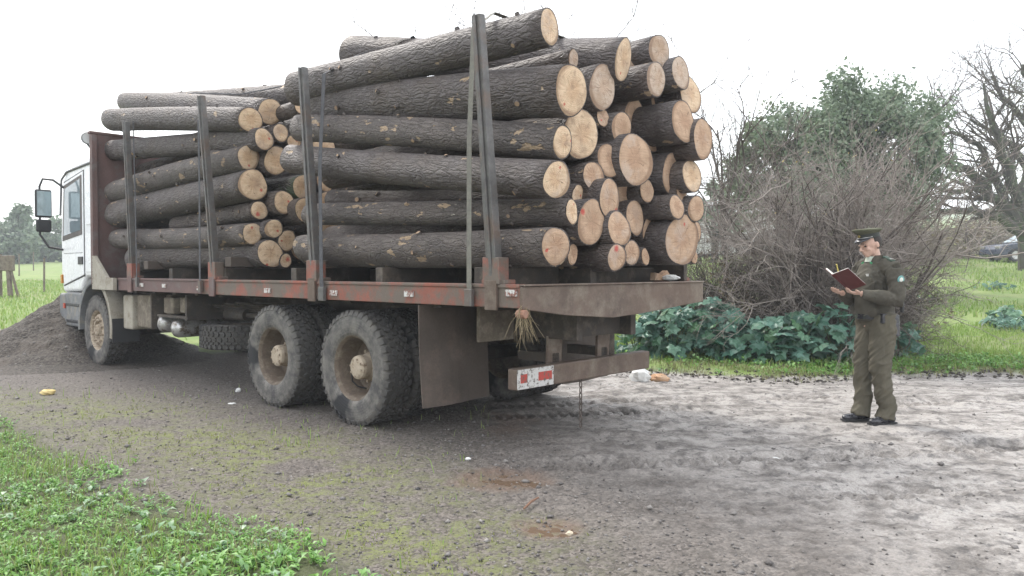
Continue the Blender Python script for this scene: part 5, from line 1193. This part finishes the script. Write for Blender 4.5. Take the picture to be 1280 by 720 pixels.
# ------------------------------------------------------------------ the man in uniform
def remesh(name, mb, mat, parent, vox=.008, sm=3, fac=.6, wr=0., az=1.):
    me = bpy.data.meshes.new('tmp'); me.from_pydata([tuple(v) for v in mb.v], [], mb.f); me.update()
    o = bpy.data.objects.new('tmp', me); COL.objects.link(o)
    r = o.modifiers.new('r', 'REMESH'); r.mode = 'VOXEL'; r.voxel_size = vox; r.use_smooth_shade = True
    if sm: s = o.modifiers.new('s', 'SMOOTH'); s.iterations = sm; s.factor = fac
    dg = bpy.context.evaluated_depsgraph_get(); n = bpy.data.meshes.new_from_object(o.evaluated_get(dg)); n.name = name
    bpy.data.objects.remove(o)
    if wr:
        N = len(n.vertices); co = np.empty(N*3, np.float32); no_ = np.empty(N*3, np.float32); n.vertices.foreach_get('co', co); n.vertices.foreach_get('normal', no_)
        co = co.reshape(-1, 3); no_ = no_.reshape(-1, 3); q1 = co[:, 0]*9+co[:, 1]*7; q2 = co[:, 2]*13*az
        f1 = 1-np.abs(2*fbm(q1*.7+3*vnoise(q1*.6, q2*.3, 4), q2+q1*.8, 3, 17)-1); co += no_*(wr*((f1**3)[:, None]-.35)*(.4+.9*fbm(q1*.5, q2*.4, 2, 19))[:, None])
        n.vertices.foreach_set('co', co.ravel()); n.update()
    n.materials.clear(); n.materials.append(mat); return link(name, n, parent)
def cloth(name, a, b, wr=.6, d=.02):
    m = NB(name); p = m.obj(); n1 = m.noise(6, 3, m.vmul(p, (1.2, 1.2, .7)), .5, 1.2); n2 = m.noise(200, 2, p)
    c = m.mix(m.ramp(n1, [(.3, 0.), (.7, 1.)]), a, b); return m.out(c, .9, m.bump(m.math('ADD', n1, m.math('MULTIPLY', n2, .03)), wr, d), 0, .2)
M_jack = cloth('olive_jacket_cloth', (.064, .058, .046), (.094, .087, .07), .7, .03); M_trou = cloth('olive_trouser_cloth', (.09, .081, .06), (.118, .107, .08), .6, .03)
M_skin = worn('skin', (.56, .37, .29), (.5, .32, .25), 12, .55, .1, .001); M_hair = worn('dark_hair', (.025, .02, .018), (.04, .032, .028), 40, .7, .5, .003)
M_shoe = worn('polished_black_leather', (.02, .02, .025), (.03, .03, .036), 9, .25, .1, .001, spec=.6)
def officer():
    g_ = Vector((3.345, 6.95, 0)); z0 = H1(g_.x, g_.y)+.004; yaw = math.atan2(-.26, -.965)-math.pi/2      # local +y is his front
    root = empty('person', (g_.x, g_.y, z0), yaw, 'man in olive uniform and peaked cap reading an open dark red book', 'person')
    V = Vector
    # joints (x: his right +, y: front, z up)
    hipL, hipR = V((-.095, 0, .90)), V((.095, 0, .90)); kL, kR = V((-.095, .02, .49)), V((.09, .04, .49)); aL, aR = V((-.10, -.05, .09)), V((.095, .05, .09))
    shL, shR = V((-.205, -.02, 1.40)), V((.205, -.01, 1.40)); eL, eR = V((-.27, .0, 1.13)), V((.26, .06, 1.12)); wL, wR = V((-.13, .27, 1.19)), V((.06, .31, 1.19))
    # --- one continuous body: head, neck, trunk, limbs, hands
    b = MB(); Hc = V((0, .065, 1.635)); tilt = Matrix.Rotation(-.38, 3, 'X')
    def hp(x, y, z): return Hc+tilt @ V((x, y, z))
    b.ell(hp(0, -.012, .018), (.074, .092, .092), tilt, 24, 16); b.ell(hp(0, .032, -.035), (.056, .056, .068), tilt, 20, 12)
    b.ell(hp(0, .055, -.078), (.034, .030, .026), tilt); b.ell(hp(0, .092, .026), (.048, .014, .010), tilt)
    b.tube([hp(0, .088, .022), hp(0, .108, -.008), hp(0, .116, -.024)], [.008, .011, .0145], 10); b.ell(hp(.011, .102, -.027), (.009, .009, .008), tilt); b.ell(hp(-.011, .102, -.027), (.009, .009, .008), tilt)
    b.ell(hp(0, .090, -.048), (.021, .010, .006), tilt); b.ell(hp(0, .087, -.059), (.018, .010, .006), tilt); b.ell(hp(.036, .068, -.018), (.022, .02, .018), tilt); b.ell(hp(-.036, .068, -.018), (.022, .02, .018), tilt)
    for s in (-1, 1): b.ell(hp(s*.076, -.012, -.008), (.010, .019, .031), tilt @ Matrix.Rotation(s*.3, 3, 'Z'), 12, 8)
    b.tube([hp(0, -.02, -.04), V((0, .0, 1.50)), V((0, -.02, 1.40))], [.046, .048, .06], 16)
    b.tube([V((0, 0, .88)), V((0, .005, 1.05)), V((0, .01, 1.25)), V((0, -.01, 1.41))], [.10, .105, .12, .08], 20, True, (1.1, .7))
    b.tube([shL+V((.02, 0, -.01)), V((0, 0, 1.41)), shR+V((-.02, 0, -.01))], [.03, .045, .03], 12)
    for sh, e, w in ((shL, eL, wL), (shR, eR, wR)): b.tube([sh, (sh+e)/2, e, (e+w)/2, w], [.035, .036, .034, .033, .026], 12)
    for h_, k, a in ((hipL, kL, aL), (hipR, kR, aR)):
        b.tube([h_+V((0, 0, .02)), (h_+k)/2, k, (k+a)/2+V((0, -.02, .03)), a], [.085, .075, .052, .052, .036], 14); b.tube([a+V((0, -.03, -.05)), a+V((0, .06, -.06)), a+V((0, .12, -.068))], [.028, .024, .018], 10)
    def hand(w, d, up, th, curl):
        """w wrist, d palm direction, up palm normal (back of hand away), th thumb side"""
        d = d.normalized(); th = (th-d*th.dot(d)).normalized(); n = d.cross(th).normalized(); n = n if n.dot(up) > 0 else -n
        b.tube([w, w+d*.03, w+d*.085], [.024, .032, .036], 12, True, (1, 1)) if False else None
        R_ = Matrix((th, n, d)).transposed()
        b.ell(w+d*.048, (.040, .016, .054), R_, 16, 10)
        for i, (o_, L) in enumerate(((.030, .072), (.011, .080), (-.009, .074), (-.028, .058))):
            p0 = w+d*.085+th*o_; c = curl*(1+.12*i); dirs = [0.25*c, .75*c, 1.25*c]; p = p0-d*.02; pts = [p, p0]; q = p0
            for j, (sg, ang) in enumerate(zip((.45, .32, .25), dirs)):
                dd = d*math.cos(ang)+n*math.sin(ang)+th*(o_*.9); q = q+dd.normalized()*L*sg; pts.append(q)
            b.tube(pts, [.0095, .0095, .0088, .0082, .0068], 8)
        t0 = w+d*.025+th*.03; b.tube([t0-th*.012, t0+th*.018+d*.02+n*.006, t0+th*.026+d*.045+n*.016, t0+th*.024+d*.066+n*.024], [.014, .0125, .0105, .008], 8)
    hand(wL, V((.10, .95, .10)), V((0, 0, 1)), V((-1, 0, .0)), .75)
    hand(wR, V((-.35, .9, .10)), V((0, 0, 1)), V((1, .2, .2)), .75)
    remesh('body', b, M_skin, root, .0055, 2, .5)
    for s in (-1, 1):      # eyes, brows
        MB().ell(hp(s*.031, .078, .010), (.012, .010, .006), tilt, 12, 8).build('eye', M_blackp, root, smooth=True)
        MB().tube([hp(s*.014, .098, .024), hp(s*.032, .096, .030), hp(s*.05, .08, .026)], [.003, .0042, .002], 6).build('eyebrow', M_hair, root)
    h = MB(); h.ell(hp(0, -.032, .018), (.081, .084, .088), tilt, 24, 14); h.box(-.083, -.066, .02, .035, 1.6, 1.64) if False else None
    hm = remesh('hair', h, M_hair, root, .008, 1)
    # --- trousers
    t = MB()
    for s, h_, k, a in ((-1, hipL, kL, aL), (1, hipR, kR, aR)):
        t.tube([h_+V((0, 0, .10)), h_+V((0, -.01, .0)), (h_+k)/2+V((0, .0, .02)), k+V((0, .005, 0)), (k+a)/2, a+V((0, -.005, .06)), a+V((0, .02, -.045))], [.11, .115, .097, .080, .076, .074, .080], 20, True, (1, 1.05))
    t.ell(V((0, -.015, .93)), (.185, .135, .13)); t.ell(V((0, -.05, .88)), (.15, .1, .1))
    remesh('trousers', t, M_trou, root, .009, 3, wr=.022, az=.7)
    # --- jacket: blouson with slightly bagged waist, sleeves bent
    j = MB(); j.tube([V((0, -.005, .955)), V((0, .0, 1.0)), V((0, .01, 1.08)), V((0, .01, 1.22)), V((0, .0, 1.34)), V((0, -.01, 1.43)), V((0, -.01, 1.485))], [.168, .182, .186, .19, .186, .145, .075], 28, True, (1.02, .76))
    j.tube([shL+V((.0, 0, .0)), shL+V((.07, 0, .03)), V((0, -.01, 1.43)), shR+V((-.07, 0, .03)), shR], [.076, .078, .085, .078, .076], 14)
    for sh, e, w in ((shL, eL, wL), (shR, eR, wR)):
        j.tube([sh+V((0, 0, .0)), sh.lerp(e, .35), sh.lerp(e, .75), e+V((0, -.012, -.004)), e.lerp(w, .3), e.lerp(w, .65), e.lerp(w, .88)], [.078, .073, .068, .068, .064, .056, .047], 16)
        j.tube([e.lerp(w, .83), e.lerp(w, .97)], [.045, .043], 14)
    for s in (-1, 1): j.ell(V((s*.09, .125, 1.27)), (.055, .022, .06)); j.ell(V((s*.10, .125, 1.03)), (.07, .03, .06))
    remesh('jacket', j, M_jack, root, .009, 2, wr=.018)
    MB().tube([V((0, .02, 1.475)), V((0, .02, 1.525))], [.085, .07], 20, False, (1, .85)).build('shirt_collar', worn('pale_shirt', (.45, .5, .42), (.4, .44, .38), 8), root, smooth=True)
    for s in (-1, 1):
        c = MB(); c.add([V((s*.012, .085, 1.47)), V((s*.06, .06, 1.53)), V((s*.085, .0, 1.535)), V((s*.10, -.005, 1.48)), V((s*.065, .1, 1.435))], [(0, 1, 2, 3, 4)]); co = c.build('jacket_collar', M_jack, root); m_ = co.modifiers.new('t', 'SOLIDIFY'); m_.thickness = .01
        MB().cbox(V((s*.055, .098, 1.465)), (.028, .008, .014), Matrix.Rotation(.5*s, 4, 'Y')).build('collar_badge', worn('green_enamel', (.06, .3, .14), (.05, .25, .12), 9, .3), root)
        e_ = MB().cbox(V((s*.15, -.01, 1.502)), (.115, .05, .014), Matrix.Rotation(s*.36, 4, 'Y')).build('epaulette', worn('epaulette_green', (.06, .1, .07), (.05, .08, .06), 9), root, .003)
        MB().cbox(V((s*.185, -.01, 1.500)), (.022, .035, .006), Matrix.Rotation(s*.36, 4, 'Y')).build('rank_star', M_silver, e_)
        MB().cbox(V((s*.09, .149, 1.315)), (.085, .008, .026)).build('pocket_flap', M_jack, root, .003)
    pt = MB(); pa = shL.lerp(eL, .33)+V((-.077, .008, .005)); pt.lathe([(0, -.004), (.033, -.002), (.036, .004), (0, .004)], 20, Matrix.Translation(pa) @ Matrix.Rotation(-.15, 4, 'Y')); pp = pt.build('shoulder_patch', worn('patch_teal', (.16, .36, .34), (.12, .28, .28), 20), root)
    MB().lathe([(0, -.008), (.018, -.0055), (.02, -.003)], 16, Matrix.Translation(pa) @ Matrix.Rotation(-.15, 4, 'Y')).build('patch_emblem', worn('patch_white', (.7, .7, .65), (.55, .58, .5), 30), pp)
    MB().cbox(V((-.085, .168, 1.355)), (.04, .006, .022)).build('name_badge', M_silver, root); MB().cbox(V((.085, .168, 1.355)), (.045, .006, .03)).build('chest_badge', M_silver, root)
    z_ = MB().tube([V((0, .155, 1.0)), V((0, .158, 1.2)), V((0, .145, 1.36)), V((0, .09, 1.46))], .005, 6).build('zip', M_blackp, root)
    bl_ = MB().tube([V((0, -.005, .955)), V((0, -.005, 1.0))], [.188, .19], 36, True, (1.02, .78)).build('belt', M_shoe, root, smooth=False)
    MB().cbox(V((0, .149, .978)), (.05, .012, .042)).build('buckle', M_silver, bl_, .003)
    MB().cbox(V((-.185, -.05, .90)), (.045, .09, .2), Matrix.Rotation(.08, 4, 'Y')).build('holster', M_shoe, bl_, .015); MB().cbox(V((-.175, .065, .965)), (.04, .05, .09)).build('pouch', M_shoe, bl_, .01); MB().tube([V((-.205, -.11, 1.02)), V((-.205, -.11, 1.16))], .017, 8).build('radio', M_blackp, bl_)
    # shoes
    for s, a in ((-1, aL), (1, aR)):
        sh = MB(); sh.ell(a+V((s*.005, -.03, -.045)), (.041, .06, .046)); sh.ell(a+V((s*.01, .06, -.053)), (.042, .085, .038)); sh.ell(a+V((s*.018, .135, -.058)), (.046, .07, .031)); sh.tube([a+V((0, -.01, -.05)), a+V((0, -.01, .05))], [.05, .05], 12); sh.ell(a+V((0, .02, -.03)), (.045, .075, .045))
        so_ = remesh('shoe', sh, M_shoe, root, .008, 2); MB().prism([(a.x-.042, a.y-.085), (a.x+.042, a.y-.085), (a.x+.045+s*.01, a.y+.09), (a.x+.03+s*.018, a.y+.205), (a.x-.03+s*.018, a.y+.205), (a.x-.045+s*.01, a.y+.09)], 'z', .0, .016).build('sole', M_blackp, so_, .003)
    # cap
    cp = empty('peaked_cap'); cp.parent = root; cp.matrix_local = Matrix.Translation(hp(0, -.012, .062)) @ tilt.to_4x4() @ Matrix.Rotation(.16, 4, 'X')
    M_capm = cloth('olive_cap_cloth', (.085, .088, .058), (.11, .112, .075), .2, .004)
    def ringm(spec, n=40, closed_top=True):
        mb = MB(); vs = []
        for z, rx, ry, oy, dz in spec:
            for k in range(n):
                a = 2*math.pi*k/n; vs.append((rx*math.cos(a), ry*math.sin(a)+oy, z+dz*math.sin(a)))
        fs = [(i*n+k, i*n+(k+1) % n, (i+1)*n+(k+1) % n, (i+1)*n+k) for i in range(len(spec)-1) for k in range(n)]
        fs.append(tuple(range((len(spec)-1)*n, len(spec)*n))); mb.add(vs, fs); return mb
    ringm([(.0, .080, .099, 0, 0), (.042, .083, .101, 0, .004)]).build('cap_band', worn('cap_band', (.03, .035, .03), (.04, .045, .04), 20), cp, smooth=False)
    ringm([(.040, .082, .100, 0, .004), (.062, .112, .128, .004, .014), (.074, .121, .136, .006, .02), (.081, .115, .130, .006, .02), (.086, .08, .09, .006, .012), (.087, .02, .02, .006, .0)]).build('cap_crown', M_capm, cp, smooth=True)
    vz = MB(); vs = []; n = 20
    for i, (r1, dz) in enumerate(((0, 0), (.03, -.012), (.052, -.030))):
        for k in range(n+1):
            a = math.radians(22+136*k/n); q = math.sin((k/n)*math.pi)**.6; vs.append(((.081+r1*q*.35)*math.cos(a), (.100+r1*q)*math.sin(a), .006+dz*q))
    vz.add(vs, [(i*(n+1)+k, i*(n+1)+k+1, (i+1)*(n+1)+k+1, (i+1)*(n+1)+k) for i in range(2) for k in range(n)]); vo = vz.build('cap_visor', M_shoe, cp, smooth=True); m_ = vo.modifiers.new('s', 'SOLIDIFY'); m_.thickness = .004
    MB().tube([(.082*math.cos(a), .102*math.sin(a), .012) for a in [math.radians(15+150*k/16) for k in range(17)]], .0042, 6).build('chin_cord', M_silver, cp)
    MB().lathe([(0, -.004), (.013, -.003), (.015, .003)], 14, Matrix.Translation((0, .106, .032)) @ Matrix.Rotation(-math.pi/2, 4, 'Z')).build('cap_badge', worn('brass', (.5, .4, .15), (.4, .3, .1), 9, .3, metal=.8), cp)
    # the book he holds: open, covers outward
    RM = root.matrix_world.copy(); RM = Matrix.LocRotScale(Vector((g_.x, g_.y, z0)), Euler((0, 0, yaw)), None)
    bk = empty('book', M=RM @ Matrix.Translation((-.035, .40, 1.29)) @ Matrix.Rotation(math.radians(37), 4, 'X'), label='open dark red book held in the man\'s hands', cat='book')
    M_cov = worn('dark_red_cover', (.11, .025, .025), (.085, .02, .02), 6, .5, .1, .001); M_page = worn('book_pages', (.75, .74, .7), (.7, .69, .64), 9, .8)
    for s in (-1, 1):
        Mx = Matrix.Rotation(-s*math.radians(24), 4, 'Y')
        MB().box(min(0, s*.17), max(0, s*.17), -.12, .12, -.004, 0, Mx).build('cover', M_cov, bk, .001)
        MB().box(min(s*.004, s*.160), max(s*.004, s*.160), -.113, .113, .001, .014, Mx).build('pages', M_page, bk, .001)
    MB().tube([(.0, -.12, -.004), (0, .12, -.004)], .008, 8).build('spine', M_cov, bk)
    MB().tube([(-.03, .09, .035), (-.05, .17, .075)], .006, 8).build('bookmark', worn('yellow_pencil', (.6, .5, .15), (.5, .42, .12), 9), bk)
officer()

# ------------------------------------------------------------------ thin damp haze
hz = MB().box(-260, 260, -30, 330, -1.5, 32).build('haze', None); m = bpy.data.materials.new('haze'); m.use_nodes = True; t = m.node_tree; t.nodes.clear()
v = t.nodes.new('ShaderNodeVolumePrincipled'); v.inputs['Density'].default_value = .002; v.inputs['Color'].default_value = (.9, .95, 1, 1); oo = t.nodes.new('ShaderNodeOutputMaterial'); t.links.new(v.outputs[0], oo.inputs['Volume'])
hz.data.materials.append(m); tag(hz, kind='stuff')
